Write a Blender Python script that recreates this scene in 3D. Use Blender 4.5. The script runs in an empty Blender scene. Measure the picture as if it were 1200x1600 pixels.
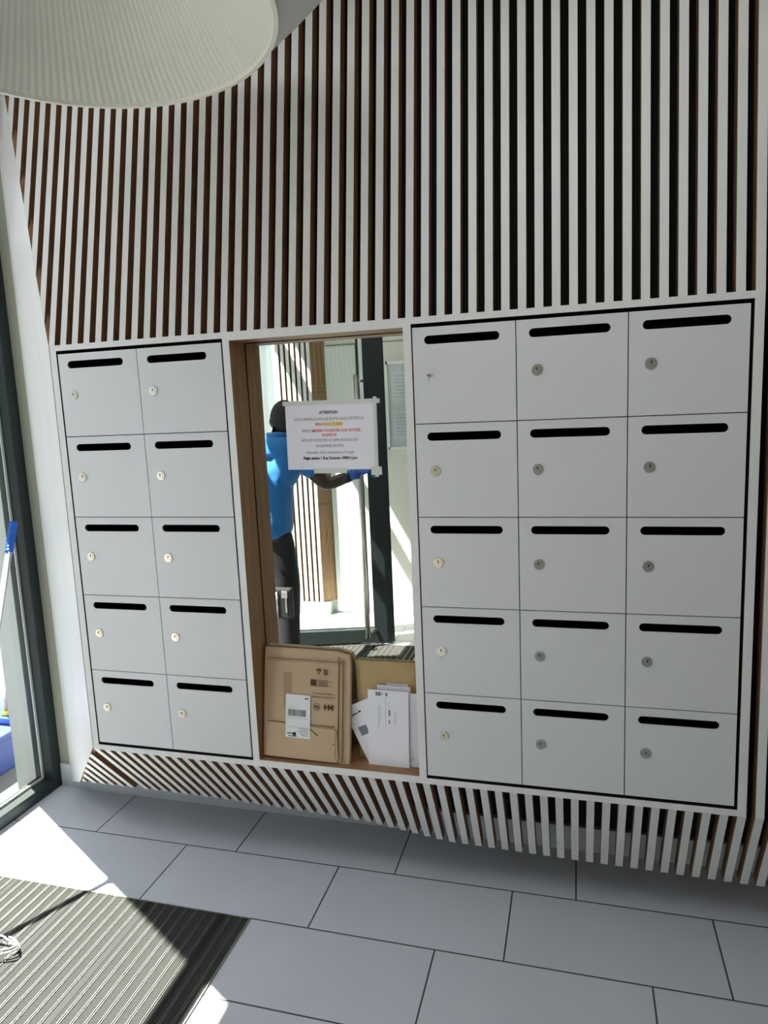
import bpy, bmesh, math, random
from mathutils import Vector, Matrix
PI = math.pi
R = math.radians
random.seed(7)
SC = bpy.context.scene
COL = SC.collection

# ------------------------------------------------------------ camera
cam_d = bpy.data.cameras.new('camera')
cam_d.sensor_fit = 'VERTICAL'
cam_d.sensor_height = 24.0
cam_d.sensor_width = 18.0
cam_d.lens = 1083.905 * 24.0 / 1600.0
cam_d.clip_start = 0.02
cam = bpy.data.objects.new('camera', cam_d)
COL.objects.link(cam)
rx = (0.96351871870561, 0.26423916577839535, -0.042536360594507425)
ry = (-0.001667445994720431, -0.1530010260516388, -0.9882246230746311)
rz = (-0.2676358567183724, 0.9522438497023065, -0.1469787480432923)
cam.matrix_world = Matrix(((rx[0], -ry[0], -rz[0], 1.636137),
                           (rx[1], -ry[1], -rz[1], -1.956061),
                           (rx[2], -ry[2], -rz[2], 1.577797),
                           (0, 0, 0, 1)))
SC.camera = cam

# ------------------------------------------------------------ sky, sun, exposure
SUN_EL = 58.5
SUN_STR = 31.0
SKY_STR = 1.2
FILL_STR = 8.0
EXPOSURE = 0.06
w = bpy.data.worlds.new('sky'); SC.world = w; w.use_nodes = True
wn = w.node_tree.nodes; wl = w.node_tree.links
wn.clear()
wo = wn.new('ShaderNodeOutputWorld'); wb = wn.new('ShaderNodeBackground')
wb.inputs['Color'].default_value = (0.80, 0.88, 1.0, 1); wb.inputs['Strength'].default_value = SKY_STR
wl.new(wb.outputs[0], wo.inputs[0])

sd = bpy.data.lights.new('sun', 'SUN'); sd.energy = SUN_STR; sd.angle = R(0.6); sd.color = (1.0, 0.96, 0.88)
sun = bpy.data.objects.new('sun', sd); COL.objects.link(sun)
tdir = Vector((0.866 * math.cos(R(SUN_EL)), -0.5 * math.cos(R(SUN_EL)), -math.sin(R(SUN_EL))))
sun.rotation_euler = tdir.to_track_quat('-Z', 'Y').to_euler()
sun.location = (-4, 2, 6)

# the glazed front lets the daylight in: a sky portal across its full opening
pd = bpy.data.lights.new('facade_daylight', 'AREA'); pd.shape = 'RECTANGLE'; pd.size = 3.2; pd.size_y = 2.9
pd.energy = 1.0
pd.cycles.is_portal = True
po = bpy.data.objects.new('facade_daylight', pd); COL.objects.link(po)
po.location = (-0.70, -1.25, 1.45); po.rotation_euler = (0, R(-90), 0)

SC.view_settings.view_transform = 'Standard'
SC.view_settings.look = 'None'
SC.view_settings.exposure = EXPOSURE
SC.view_settings.gamma = 1.0
SC.view_settings.use_curve_mapping = False

# ------------------------------------------------------------ materials
def mat(name, col, rough=0.5, metal=0.0, spec=0.5, bump=None, var=None, emit=None, coat=0.0, sheen=0.0):
    """bump=(kind, scale, strength, stretch) ; var=(scale, amount, stretch)"""
    m = bpy.data.materials.new(name); m.use_nodes = True
    nt = m.node_tree; b = nt.nodes['Principled BSDF']
    b.inputs['Base Color'].default_value = (*col, 1)
    b.inputs['Roughness'].default_value = rough
    b.inputs['Metallic'].default_value = metal
    b.inputs['Specular IOR Level'].default_value = spec
    b.inputs['Coat Weight'].default_value = coat
    if sheen: b.inputs['Sheen Weight'].default_value = sheen
    tc = nt.nodes.new('ShaderNodeTexCoord')
    if var:
        mp = nt.nodes.new('ShaderNodeMapping'); mp.inputs['Scale'].default_value = var[2] if len(var) > 2 else (1, 1, 1)
        nz = nt.nodes.new('ShaderNodeTexNoise'); nz.inputs['Scale'].default_value = var[0]; nz.inputs['Detail'].default_value = 5
        mr = nt.nodes.new('ShaderNodeMapRange')
        mr.inputs['From Min'].default_value = 0.3; mr.inputs['From Max'].default_value = 0.7
        mr.inputs['To Min'].default_value = 1 - var[1]; mr.inputs['To Max'].default_value = 1 + var[1]
        mx = nt.nodes.new('ShaderNodeVectorMath'); mx.operation = 'SCALE'
        mx.inputs[0].default_value = col
        nt.links.new(tc.outputs['Object'], mp.inputs[0]); nt.links.new(mp.outputs[0], nz.inputs['Vector'])
        nt.links.new(nz.outputs['Fac'], mr.inputs['Value']); nt.links.new(mr.outputs[0], mx.inputs['Scale'])
        nt.links.new(mx.outputs[0], b.inputs['Base Color'])
    if bump:
        mp = nt.nodes.new('ShaderNodeMapping'); mp.inputs['Scale'].default_value = bump[3] if len(bump) > 3 else (1, 1, 1)
        nz = nt.nodes.new('ShaderNodeTexNoise'); nz.inputs['Scale'].default_value = bump[1]; nz.inputs['Detail'].default_value = 4
        bp = nt.nodes.new('ShaderNodeBump'); bp.inputs['Strength'].default_value = bump[2]; bp.inputs['Distance'].default_value = 0.002
        nt.links.new(tc.outputs['Object'], mp.inputs[0]); nt.links.new(mp.outputs[0], nz.inputs['Vector'])
        nt.links.new(nz.outputs['Fac'], bp.inputs['Height']); nt.links.new(bp.outputs[0], b.inputs['Normal'])
    return m

M = {}
M['white'] = mat('white_laminate', (0.84, 0.83, 0.81), 0.45, var=(9, 0.03, (3, 3, 0.3)), bump=('n', 260, 0.12, (4, 4, 0.15)))
M['door'] = mat('white_door_paint', (0.755, 0.755, 0.775), 0.38, var=(3, 0.02))
M['wood'] = mat('birch_ply', (0.33, 0.18, 0.085), 0.5, var=(14, 0.22, (3, 3, 0.25)))
M['woodside'] = mat('dark_ply_side', (0.30, 0.165, 0.085), 0.6, var=(30, 0.25, (2, 2, 0.15)))
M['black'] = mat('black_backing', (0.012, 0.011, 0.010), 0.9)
M['inside'] = mat('dark_box_inside', (0.03, 0.03, 0.032), 0.8)
M['cream'] = mat('cream_paint_shaded', (0.36, 0.355, 0.28), 0.85, bump=('n', 220, 0.2))  # same cream paint as opposite, darkened to carry the strip's shade
M['cream2'] = mat('cream_paint_lit', (0.76, 0.75, 0.64), 0.8, bump=('n', 220, 0.2))  # lighter copy of the same cream paint, brightness put into the colour
M['ceil'] = mat('ceiling_paint', (0.78, 0.78, 0.74), 0.9)
M['skirt'] = mat('skirting_tile', (0.60, 0.62, 0.63), 0.4)
M['anth'] = mat('anthracite_aluminium', (0.022, 0.031, 0.032), 0.45, spec=0.3, bump=('n', 400, 0.05))
M['gasket'] = mat('grey_glazing_bead', (0.55, 0.56, 0.54), 0.4)
M['steel'] = mat('brushed_steel', (0.62, 0.60, 0.56), 0.32, metal=1.0, bump=('n', 120, 0.15, (1, 1, 0.05)))
M['bright_metal'] = mat('bright_lock_metal', (0.74, 0.69, 0.58), 0.30, metal=1.0, var=(160, 0.12))  # one lock metal, its bright reflection put into the colour
M['dim_metal'] = mat('dim_lock_metal', (0.50, 0.49, 0.47), 0.28, metal=1.0, var=(160, 0.12))  # darker copy of the same lock metal, dim reflection put into the colour
M['hole'] = mat('keyhole_black', (0.004, 0.004, 0.004), 0.7)
M['alu'] = mat('aluminium_profile', (0.42, 0.415, 0.39), 0.35, metal=0.75)
M['card'] = mat('brown_cardboard', (0.58, 0.42, 0.27), 0.8, var=(6, 0.06), bump=('n', 60, 0.25))
M['kraft'] = mat('kraft_paper', (0.50, 0.355, 0.17), 0.6, var=(5, 0.08), bump=('n', 10, 0.8))
M['paper'] = mat('white_paper', (0.90, 0.89, 0.95), 0.6)
M['paper2'] = mat('pale_blue_paper', (0.78, 0.78, 0.86), 0.6)
M['lab'] = mat('label_paper', (0.84, 0.84, 0.86), 0.5)
M['ink'] = mat('black_ink', (0.02, 0.02, 0.025), 0.7)
M['inkgrey'] = mat('grey_ink', (0.22, 0.22, 0.27), 0.7)
M['inkbrown'] = mat('brown_ink', (0.09, 0.055, 0.03), 0.8)
M['crease'] = mat('creased_cardboard', (0.20, 0.135, 0.08), 0.85)
M['inkpale'] = mat('pale_print', (0.50, 0.52, 0.52), 0.7)
M['inkred'] = mat('red_ink', (0.75, 0.06, 0.08), 0.7)
M['inkorange'] = mat('orange_ink', (0.85, 0.24, 0.02), 0.7)
M['yellow'] = mat('yellow_highlight', (0.95, 0.80, 0.32), 0.7)
M['tape'] = mat('white_tape', (0.72, 0.73, 0.70), 0.35)
M['blueink'] = mat('dark_blue_ink', (0.012, 0.014, 0.10), 0.6)
M['bluegrip'] = mat('blue_plastic', (0.01, 0.13, 0.62), 0.35)
M['bluebox'] = mat('blue_crate_plastic', (0.04, 0.07, 0.30), 0.4)
M['pole'] = mat('pale_metal_pole', (0.66, 0.66, 0.70), 0.4, metal=0.3)
M['brownpole'] = mat('wooden_pole', (0.36, 0.24, 0.16), 0.6)
M['shirt'] = mat('bright_blue_jersey', (0.006, 0.165, 0.46), 0.75, sheen=0.3, bump=('n', 9, 1.0, (1, 1, 2.2)))
M['trouser'] = mat('black_work_trousers', (0.010, 0.010, 0.012), 0.65, bump=('n', 14, 0.8))
M['skin'] = mat('dark_brown_skin', (0.050, 0.028, 0.019), 0.5, bump=('n', 120, 0.15))
M['hair'] = mat('black_short_hair', (0.012, 0.010, 0.009), 0.8, bump=('n', 300, 0.6))
M['glove'] = mat('blue_glove', (0.03, 0.12, 0.42), 0.5)
M['leather'] = mat('black_leather', (0.015, 0.015, 0.016), 0.45)
M['shoe'] = mat('black_shoe', (0.02, 0.02, 0.02), 0.5)
M['eye'] = mat('eye_white', (0.75, 0.72, 0.66), 0.3)
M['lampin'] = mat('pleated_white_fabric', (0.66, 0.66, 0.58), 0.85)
M['lampout'] = mat('pleated_grey_fabric', (0.82, 0.82, 0.78), 0.85)
M['rim'] = mat('cream_lamp_rim', (0.78, 0.75, 0.66), 0.6)
M['ground'] = mat('pavement', (0.20, 0.20, 0.20), 0.85, var=(4, 0.1))
M['render'] = mat('grey_render', (0.50, 0.51, 0.49), 0.9, bump=('n', 90, 0.4))
M['house'] = mat('pale_facade', (0.34, 0.33, 0.33), 0.9)
M['yel'] = mat('yellow_plastic', (0.75, 0.6, 0.05), 0.5)

# mirror
m = bpy.data.materials.new('mirror_silver'); m.use_nodes = True; nt = m.node_tree; nt.nodes.clear()
o_ = nt.nodes.new('ShaderNodeOutputMaterial'); g_ = nt.nodes.new('ShaderNodeBsdfGlossy')
g_.inputs['Color'].default_value = (0.90, 0.93, 0.88, 1); g_.inputs['Roughness'].default_value = 0.0
nt.links.new(g_.outputs[0], o_.inputs[0]); M['mirror'] = m
# clear pane: passes light, reflects by Fresnel
def glass_mat(name, tint):
    m = bpy.data.materials.new(name); m.use_nodes = True; nt = m.node_tree; nt.nodes.clear()
    o_ = nt.nodes.new('ShaderNodeOutputMaterial'); t_ = nt.nodes.new('ShaderNodeBsdfTransparent'); g_ = nt.nodes.new('ShaderNodeBsdfGlossy')
    lw_ = nt.nodes.new('ShaderNodeLayerWeight'); lw_.inputs['Blend'].default_value = 0.5     # Schlick reflectance of a pane
    pw_ = nt.nodes.new('ShaderNodeMath'); pw_.operation = 'POWER'; pw_.inputs[1].default_value = 5.0
    f_ = nt.nodes.new('ShaderNodeMath'); f_.operation = 'MULTIPLY_ADD'; f_.inputs[1].default_value = 0.96; f_.inputs[2].default_value = 0.04
    nt.links.new(lw_.outputs['Facing'], pw_.inputs[0]); nt.links.new(pw_.outputs[0], f_.inputs[0])
    x_ = nt.nodes.new('ShaderNodeMixShader')
    t_.inputs['Color'].default_value = (*tint, 1); g_.inputs['Roughness'].default_value = 0.0
    nt.links.new(f_.outputs[0], x_.inputs[0]); nt.links.new(t_.outputs[0], x_.inputs[1]); nt.links.new(g_.outputs[0], x_.inputs[2])
    nt.links.new(x_.outputs[0], o_.inputs[0]); return m
M['glass'] = glass_mat('clear_glass', (0.94, 0.97, 0.95))
M['sleeve'] = glass_mat('case_glass', (0.95, 0.96, 0.95))

# floor tiles 60 x 30, each row stepped by 20 cm
def tile_mat():
    m = bpy.data.materials.new('grey_floor_tiles'); m.use_nodes = True; nt = m.node_tree; b = nt.nodes['Principled BSDF']
    L = nt.links.new
    def math_(op, a, b_=None, c=None):
        n = nt.nodes.new('ShaderNodeMath'); n.operation = op
        for i, v in enumerate((a, b_, c)):
            if v is None: continue
            if isinstance(v, (int, float)): n.inputs[i].default_value = v
            else: L(v, n.inputs[i])
        return n.outputs[0]
    tc = nt.nodes.new('ShaderNodeTexCoord'); sp = nt.nodes.new('ShaderNodeSeparateXYZ'); L(tc.outputs['Object'], sp.inputs[0])
    v = math_('DIVIDE', math_('SUBTRACT', 0.127, sp.outputs[1]), 0.2985)
    row = math_('FLOOR', v); fv = math_('SUBTRACT', v, row)
    u = math_('DIVIDE', math_('ADD', math_('SUBTRACT', sp.outputs[0], 0.232), math_('MULTIPLY', row, 0.2)), 0.6)
    cu = math_('FLOOR', u); fu = math_('SUBTRACT', u, cu)
    dv = math_('MULTIPLY', math_('MINIMUM', fv, math_('SUBTRACT', 1.0, fv)), 0.2985)
    du = math_('MULTIPLY', math_('MINIMUM', fu, math_('SUBTRACT', 1.0, fu)), 0.6)
    d = math_('MINIMUM', du, dv)
    g = math_('LESS_THAN', d, 0.0024)
    nz = nt.nodes.new('ShaderNodeTexNoise'); nz.inputs['Scale'].default_value = 5; nz.inputs['Detail'].default_value = 8
    L(tc.outputs['Object'], nz.inputs['Vector'])
    wn_ = nt.nodes.new('ShaderNodeTexWhiteNoise'); wn_.noise_dimensions = '2D'
    cx = nt.nodes.new('ShaderNodeCombineXYZ'); L(cu, cx.inputs[0]); L(row, cx.inputs[1]); L(cx.outputs[0], wn_.inputs['Vector'])
    k = math_('ADD', math_('MULTIPLY', nz.outputs['Fac'], 0.12), math_('ADD', math_('MULTIPLY', wn_.outputs['Value'], 0.05), 0.90))
    sc = nt.nodes.new('ShaderNodeVectorMath'); sc.operation = 'SCALE'; sc.inputs[0].default_value = (0.655, 0.665, 0.735); L(k, sc.inputs['Scale'])
    mx = nt.nodes.new('ShaderNodeMix'); mx.data_type = 'RGBA'; L(g, mx.inputs['Factor']); L(sc.outputs[0], mx.inputs['A'])
    mx.inputs['B'].default_value = (0.055, 0.065, 0.075, 1)
    L(mx.outputs['Result'], b.inputs['Base Color'])
    b.inputs['Roughness'].default_value = 0.33
    bp = nt.nodes.new('ShaderNodeBump'); bp.inputs['Strength'].default_value = 0.4; bp.inputs['Distance'].default_value = 0.002
    L(math_('MINIMUM', math_('MULTIPLY', d, 250.0), 1.0), bp.inputs['Height']); L(bp.outputs[0], b.inputs['Normal'])
    return m
M['tile'] = tile_mat()

# ribbed entrance carpet
def carpet_mat():
    m = bpy.data.materials.new('ribbed_grey_carpet'); m.use_nodes = True; nt = m.node_tree; b = nt.nodes['Principled BSDF']
    tc = nt.nodes.new('ShaderNodeTexCoord')
    nz = nt.nodes.new('ShaderNodeTexNoise'); nz.inputs['Scale'].default_value = 420; nz.inputs['Detail'].default_value = 2
    wv = nt.nodes.new('ShaderNodeTexWave'); wv.bands_direction = 'X'; wv.inputs['Scale'].default_value = 52
    cr = nt.nodes.new('ShaderNodeValToRGB')
    cr.color_ramp.elements[0].color = (0.014, 0.015, 0.014, 1); cr.color_ramp.elements[0].position = 0.3
    cr.color_ramp.elements[1].color = (0.062, 0.062, 0.056, 1); cr.color_ramp.elements[1].position = 0.7
    ad = nt.nodes.new('ShaderNodeMath'); ad.operation = 'MULTIPLY_ADD'; ad.inputs[1].default_value = 0.25
    nt.links.new(tc.outputs['Object'], nz.inputs['Vector']); nt.links.new(tc.outputs['Object'], wv.inputs['Vector'])
    sb = nt.nodes.new('ShaderNodeMath'); sb.operation = 'SUBTRACT'; sb.inputs[1].default_value = 0.125
    nt.links.new(wv.outputs['Fac'], ad.inputs[0]); nt.links.new(nz.outputs['Fac'], ad.inputs[2])
    nt.links.new(ad.outputs[0], sb.inputs[0]); nt.links.new(sb.outputs[0], cr.inputs[0])
    nt.links.new(cr.outputs[0], b.inputs['Base Color']); b.inputs['Roughness'].default_value = 0.95
    bp = nt.nodes.new('ShaderNodeBump'); bp.inputs['Strength'].default_value = 0.8; bp.inputs['Distance'].default_value = 0.002
    nt.links.new(ad.outputs[0], bp.inputs['Height']); nt.links.new(bp.outputs[0], b.inputs['Normal'])
    return m
M['carpet'] = carpet_mat()

# ------------------------------------------------------------ helpers
def add_box(bm, x0, x1, y0, y1, z0, z1, mi=0, mtx=None):
    vs = [bm.verts.new((x, y, z)) for z in (z0, z1) for y in (y0, y1) for x in (x0, x1)]
    if mtx is not None:
        for v in vs: v.co = mtx @ v.co
    fs = [(0, 2, 3, 1), (4, 5, 7, 6), (0, 1, 5, 4), (2, 6, 7, 3), (0, 4, 6, 2), (1, 3, 7, 5)]
    out = []
    for f in fs:
        q = bm.faces.new([vs[i] for i in f]); q.material_index = mi; out.append(q)
    return out   # bottom, top, front(-y), back(+y), left, right

def add_prism_x(bm, prof, x0, x1, mi=0):
    """polygon prof [(y,z)...] extruded along x"""
    a = [bm.verts.new((x0, y, z)) for y, z in prof]; b = [bm.verts.new((x1, y, z)) for y, z in prof]
    n = len(prof); fs = []
    fs.append(bm.faces.new(a)); fs.append(bm.faces.new(b[::-1]))
    for i in range(n):
        fs.append(bm.faces.new([a[i], b[i], b[(i + 1) % n], a[(i + 1) % n]]))
    for f in fs: f.material_index = mi
    return fs

def add_cyl(bm, c0, c1, r0, r1=None, seg=24, mi=0, cap=True):
    r1 = r0 if r1 is None else r1
    c0 = Vector(c0); c1 = Vector(c1); d = (c1 - c0).normalized()
    q = d.to_track_quat('Z', 'Y')
    ra = []; rb = []
    for i in range(seg):
        t = 2 * PI * i / seg; p = Vector((math.cos(t), math.sin(t), 0))
        ra.append(bm.verts.new(c0 + q @ (p * r0))); rb.append(bm.verts.new(c1 + q @ (p * r1)))
    for i in range(seg):
        f = bm.faces.new([ra[i], ra[(i + 1) % seg], rb[(i + 1) % seg], rb[i]]); f.material_index = mi; f.smooth = True
    if cap:
        f = bm.faces.new(ra[::-1]); f.material_index = mi
        f = bm.faces.new(rb); f.material_index = mi

def add_ellipsoid(bm, c, r, seg=24, rings=16, mi=0, mtx=None, post=None):
    ret = bmesh.ops.create_uvsphere(bm, u_segments=seg, v_segments=rings, radius=1.0)
    for v in ret['verts']:
        v.co = Vector((v.co.x * r[0], v.co.y * r[1], v.co.z * r[2]))
        if mtx is not None: v.co = mtx @ v.co
        v.co += Vector(c)
        if post is not None: v.co = post @ v.co
    for f in set(f for v in ret['verts'] for f in v.link_faces):
        f.material_index = mi; f.smooth = True

def obj(name, bm, mats, parent=None, bevel=0.0, recalc=True):
    if recalc: bmesh.ops.recalc_face_normals(bm, faces=bm.faces)
    me = bpy.data.meshes.new(name); bm.to_mesh(me); bm.free()
    if not isinstance(mats, (list, tuple)): mats = [mats]
    for k in mats: me.materials.append(M[k] if isinstance(k, str) else k)
    o = bpy.data.objects.new(name, me); COL.objects.link(o)
    if parent is not None:
        o.parent = parent
        o.matrix_parent_inverse = Matrix.Translation(parent.location).inverted()
    if bevel:
        md = o.modifiers.new('bevel', 'BEVEL'); md.width = bevel; md.segments = 2; md.limit_method = 'ANGLE'
    return o

def tag(o, label, cat, group=None):
    o['label'] = label; o['category'] = cat
    if group: o['group'] = group
    return o

def thing(name, label, cat, loc=(0, 0, 0), group=None):
    o = bpy.data.objects.new(name, None); o.empty_display_size = 0.05; COL.objects.link(o); o.location = loc
    return tag(o, label, cat, group)

def struct(name, bm, mats, bevel=0.0):
    o = obj(name, bm, mats, bevel=bevel); o['kind'] = 'structure'; return o

def boxobj(name, b, mats, parent=None, bevel=0.0):
    bm = bmesh.new(); add_box(bm, *b); return obj(name, bm, mats, parent, bevel)

def tube(name, pts, r, mats, parent=None, seg=12):
    cu = bpy.data.curves.new(name, 'CURVE'); cu.dimensions = '3D'; cu.bevel_depth = r; cu.bevel_resolution = 4; cu.use_fill_caps = True
    s = cu.splines.new('BEZIER'); s.bezier_points.add(len(pts) - 1)
    for p, q in zip(s.bezier_points, pts): p.co = q; p.handle_left_type = p.handle_right_type = 'AUTO'
    t = bpy.data.objects.new(name, cu); COL.objects.link(t)
    me = bpy.data.meshes.new_from_object(t.evaluated_get(bpy.context.evaluated_depsgraph_get()))
    bpy.data.objects.remove(t); 
    me.materials.clear(); me.materials.append(M[mats])
    o = bpy.data.objects.new(name, me); COL.objects.link(o)
    for p in me.polygons: p.use_smooth = True
    if parent is not None:
        o.parent = parent; o.matrix_parent_inverse = Matrix.Translation(parent.location).inverted()
    return o

def text(name, body, size, mtx, mk, parent, align='CENTER', bold=0.0, xs=1.0):
    """text lying in local XY of mtx, as a thin mesh"""
    cu = bpy.data.curves.new(name, 'FONT'); cu.body = body; cu.size = size; cu.align_x = align; cu.align_y = 'CENTER'
    cu.extrude = 0.00015; cu.offset = bold; cu.resolution_u = 3
    t = bpy.data.objects.new(name, cu); COL.objects.link(t)
    bpy.context.view_layer.update()
    me = bpy.data.meshes.new_from_object(t.evaluated_get(bpy.context.evaluated_depsgraph_get()))
    bpy.data.objects.remove(t)
    me.transform(mtx @ Matrix.Diagonal((xs, 1, 1, 1)))
    me.materials.clear(); me.materials.append(M[mk])
    o = bpy.data.objects.new(name, me); COL.objects.link(o)
    if parent is not None:
        o.parent = parent; o.matrix_parent_inverse = Matrix.Translation(parent.location).inverted()
    return o

def interp(x, tab):
    if x <= tab[0][0]: return tab[0][1]
    for (a, va), (b, vb) in zip(tab, tab[1:]):
        if x <= b: return va + (vb - va) * (x - a) / (b - a)
    return tab[-1][1]

# ------------------------------------------------------------ room shell
YW = 0.405      # plane of the wall behind the mailbox joinery
YO = -2.87      # opposite wall
XF = -0.60      # glazed front
XR = 4.6
ZC = 3.05
bm = bmesh.new(); add_box(bm, -0.62, XR, YO - 0.1, YW + 0.02, -0.1, 0.0); struct('floor', bm, 'tile')
bm = bmesh.new(); add_box(bm, -0.75, XR + 0.1, YO - 0.3, YW + 0.2, ZC, ZC + 0.1); struct('ceiling', bm, 'ceil')
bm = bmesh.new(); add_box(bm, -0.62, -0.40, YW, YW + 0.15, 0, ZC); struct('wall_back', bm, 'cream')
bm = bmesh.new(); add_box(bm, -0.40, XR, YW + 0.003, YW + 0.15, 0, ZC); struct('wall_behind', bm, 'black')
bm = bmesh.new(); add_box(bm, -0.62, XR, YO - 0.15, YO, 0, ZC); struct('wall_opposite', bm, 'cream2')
bm = bmesh.new(); add_box(bm, XR, XR + 0.1, YO - 0.15, YW + 0.15, 0, ZC); struct('wall_right', bm, 'cream2')
bm = bmesh.new(); add_box(bm, -0.548, -0.39, YW - 0.010, YW, 0, 0.102); struct('baseboard_back', bm, 'skirt', 0.001)
bm = bmesh.new(); add_box(bm, -0.39, XR, YW - 0.020, YW, 0, 0.090); struct('baseboard_under', bm, 'skirt', 0.001)
bm = bmesh.new(); add_box(bm, -0.20, XR, YO, YO + 0.012, 0, 0.075); struct('baseboard_opposite', bm, 'skirt', 0.001)

# outside wall reveal next to the glazing
bm = bmesh.new(); add_box(bm, -0.76, -0.655, 0.365, YW + 0.25, -0.1, ZC + 0.2); struct('wall_outside', bm, 'render')
bm = bmesh.new(); add_box(bm, -14, -0.64, -14, 12, -0.16, -0.02); struct('ground', bm, 'ground')

# ------------------------------------------------------------ glazed front
win = bpy.data.objects.new('window_1', None); COL.objects.link(win); win['kind'] = 'structure'; win.location = (XF, 0.38, 0)
bm = bmesh.new()
add_box(bm, -0.640, -0.550, 0.352, YW, 0.0, ZC)                     # stile against the wall
obj('window_stile', bm, 'anth', win, 0.004)
bm = bmesh.new()
add_box(bm, -0.640, -0.550, -0.86, 0.352, 0.0, 0.052)
obj('window_bottom_rail', bm, 'anth', win, 0.004)
bm = bmesh.new()
add_box(bm, -0.640, -0.560, -0.92, -0.86, 0.0, ZC)
obj('window_mullion', bm, 'anth', win, 0.004)
bm = bmesh.new()
add_box(bm, -0.640, -0.560, YO, -0.92, 2.205, 2.26)
add_box(bm, -0.640, -0.560, -0.86, 0.352, 2.205, 2.26)
add_box(bm, -0.640, -0.560, YO, 0.352, 2.545, ZC)
obj('window_transom', bm, 'anth', win, 0.004)
bm = bmesh.new()
add_box(bm, -0.604, -0.598, 0.342, 0.352, 0.052, 2.205)
add_box(bm, -0.604, -0.598, -0.85, 0.342, 0.052, 0.062)
obj('glazing_bead', bm, 'gasket', win)
bm = bmesh.new(); add_box(bm, -0.618, -0.612, -0.86, 0.352, 0.052, 2.205); obj('window_pane', bm, 'glass', win)
bm = bmesh.new()
add_box(bm, -0.640, -0.560, -2.03, -1.97, 0.0, 2.205)
add_box(bm, -0.640, -0.560, YO, -2.03, 0.0, 0.05)
obj('window_mullion', bm, 'anth', win, 0.004)
bm = bmesh.new(); add_box(bm, -0.618, -0.612, YO, -2.03, 0.05, 2.205); obj('window_pane', bm, 'glass', win)

# open door leaf, hinged on the mullion and swung into the room
leaf = bpy.data.objects.new('door_1', None); COL.objects.link(leaf); leaf['kind'] = 'structure'
HX, HY = -0.53, -1.96
ang = math.atan2(-2.24 - HY, 0.425 - HX)
leaf.location = (HX, HY, 0); leaf.rotation_euler = (0, 0, ang)
LW = math.hypot(0.425 - HX, -2.24 - HY)
def lbox(name, boxes, mk, bevel=0.0):
    bm = bmesh.new()
    for b in boxes: add_box(bm, *b)
    bmesh.ops.recalc_face_normals(bm, faces=bm.faces)
    me = bpy.data.meshes.new(name); bm.to_mesh(me); bm.free(); me.materials.append(M[mk])
    o = bpy.data.objects.new(name, me); COL.objects.link(o); o.parent = leaf
    if bevel:
        md = o.modifiers.new('bevel', 'BEVEL'); md.width = bevel; md.segments = 2; md.limit_method = 'ANGLE'
    return o
lbox('door_frame', [(LW - 0.125, LW, -0.100, 0.035, 0.012, 2.19), (0, 0.09, -0.035, 0.035, 0.012, 2.19),
                    (0.09, LW - 0.125, -0.035, 0.035, 0.012, 0.105), (0.09, LW - 0.125, -0.035, 0.035, 2.09, 2.19),
                    (LW, LW + 0.012, -0.010, 0.035, 0.012, 2.19)], 'anth', 0.003)
lbox('door_glass', [(0.09, LW - 0.125, -0.004, 0.004, 0.105, 2.09)], 'glass')
for z0, z1 in ((1.53, 1.72), (0.53, 0.72)):
    lbox('lock_plate', [(LW - 0.001, LW + 0.0025, -0.078, -0.022, z0, z1)], 'gasket')
    lbox('latch_hole', [(LW + 0.0023, LW + 0.0035, -0.058, -0.042, (z0 + z1) / 2 - 0.012, (z0 + z1) / 2 + 0.012)], 'hole')
bm = bmesh.new()
add_cyl(bm, (LW - 0.170, 0.085, 0.06), (LW - 0.170, 0.085, 1.80), 0.0175, seg=24)
for z in (0.10, 1.76): add_cyl(bm, (LW - 0.170, 0.085, z), (LW - 0.11, 0.03, z), 0.009, seg=12)
me = bpy.data.meshes.new('door_handle'); bm.to_mesh(me); bm.free(); me.materials.append(M['steel'])
hd = bpy.data.objects.new('door_handle', me); COL.objects.link(hd); hd.parent = leaf

# ------------------------------------------------------------ entrance mat
mt = thing('entrance_mat', 'large ribbed grey entrance mat with aluminium strips set in the tiled floor', 'mat', (0.05, -1.2, 0))
MX0, MX1, MY0, MY1 = -0.55, 0.640, -2.165, -0.177
boxobj('carpet', (MX0, MX1, MY0, MY1, 0.0006, 0.0026), 'carpet', mt)
seams = [0.012 - 0.267 * 2, 0.012 - 0.267, 0.012, 0.279, 0.546]
bm = bmesh.new(); k = 0
x = MX0
rails = []
for s in [seams[0] - 0.267] + seams:
    for i in range(7):
        xr = s + 0.026 + i * 0.0365
        if MX0 < xr < MX1 - 0.012: rails.append(xr)
for xr in rails:
    for dx in (0.0, 0.0062):
        add_box(bm, xr + dx, xr + dx + 0.0011, MY0, MY1, 0.001, 0.0052)
obj('aluminium_strips', bm, 'alu', mt)
bm = bmesh.new()
for s in seams:
    if s > MX0: add_box(bm, s - 0.009, s + 0.010, MY0, MY1, 0.001, 0.0034)
obj('dark_joint_gaps', bm, 'hole', mt)  # near-black strips stand for the shade inside deep gaps in the mat
bm = bmesh.new()
add_box(bm, MX1 - 0.003, MX1, MY0, MY1, 0, 0.005); add_box(bm, MX0, MX1, MY1, MY1 + 0.003, 0, 0.004); add_box(bm, MX0, MX1, MY0 - 0.003, MY0, 0, 0.004)
obj('mat_border', bm, 'alu', mt)

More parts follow.
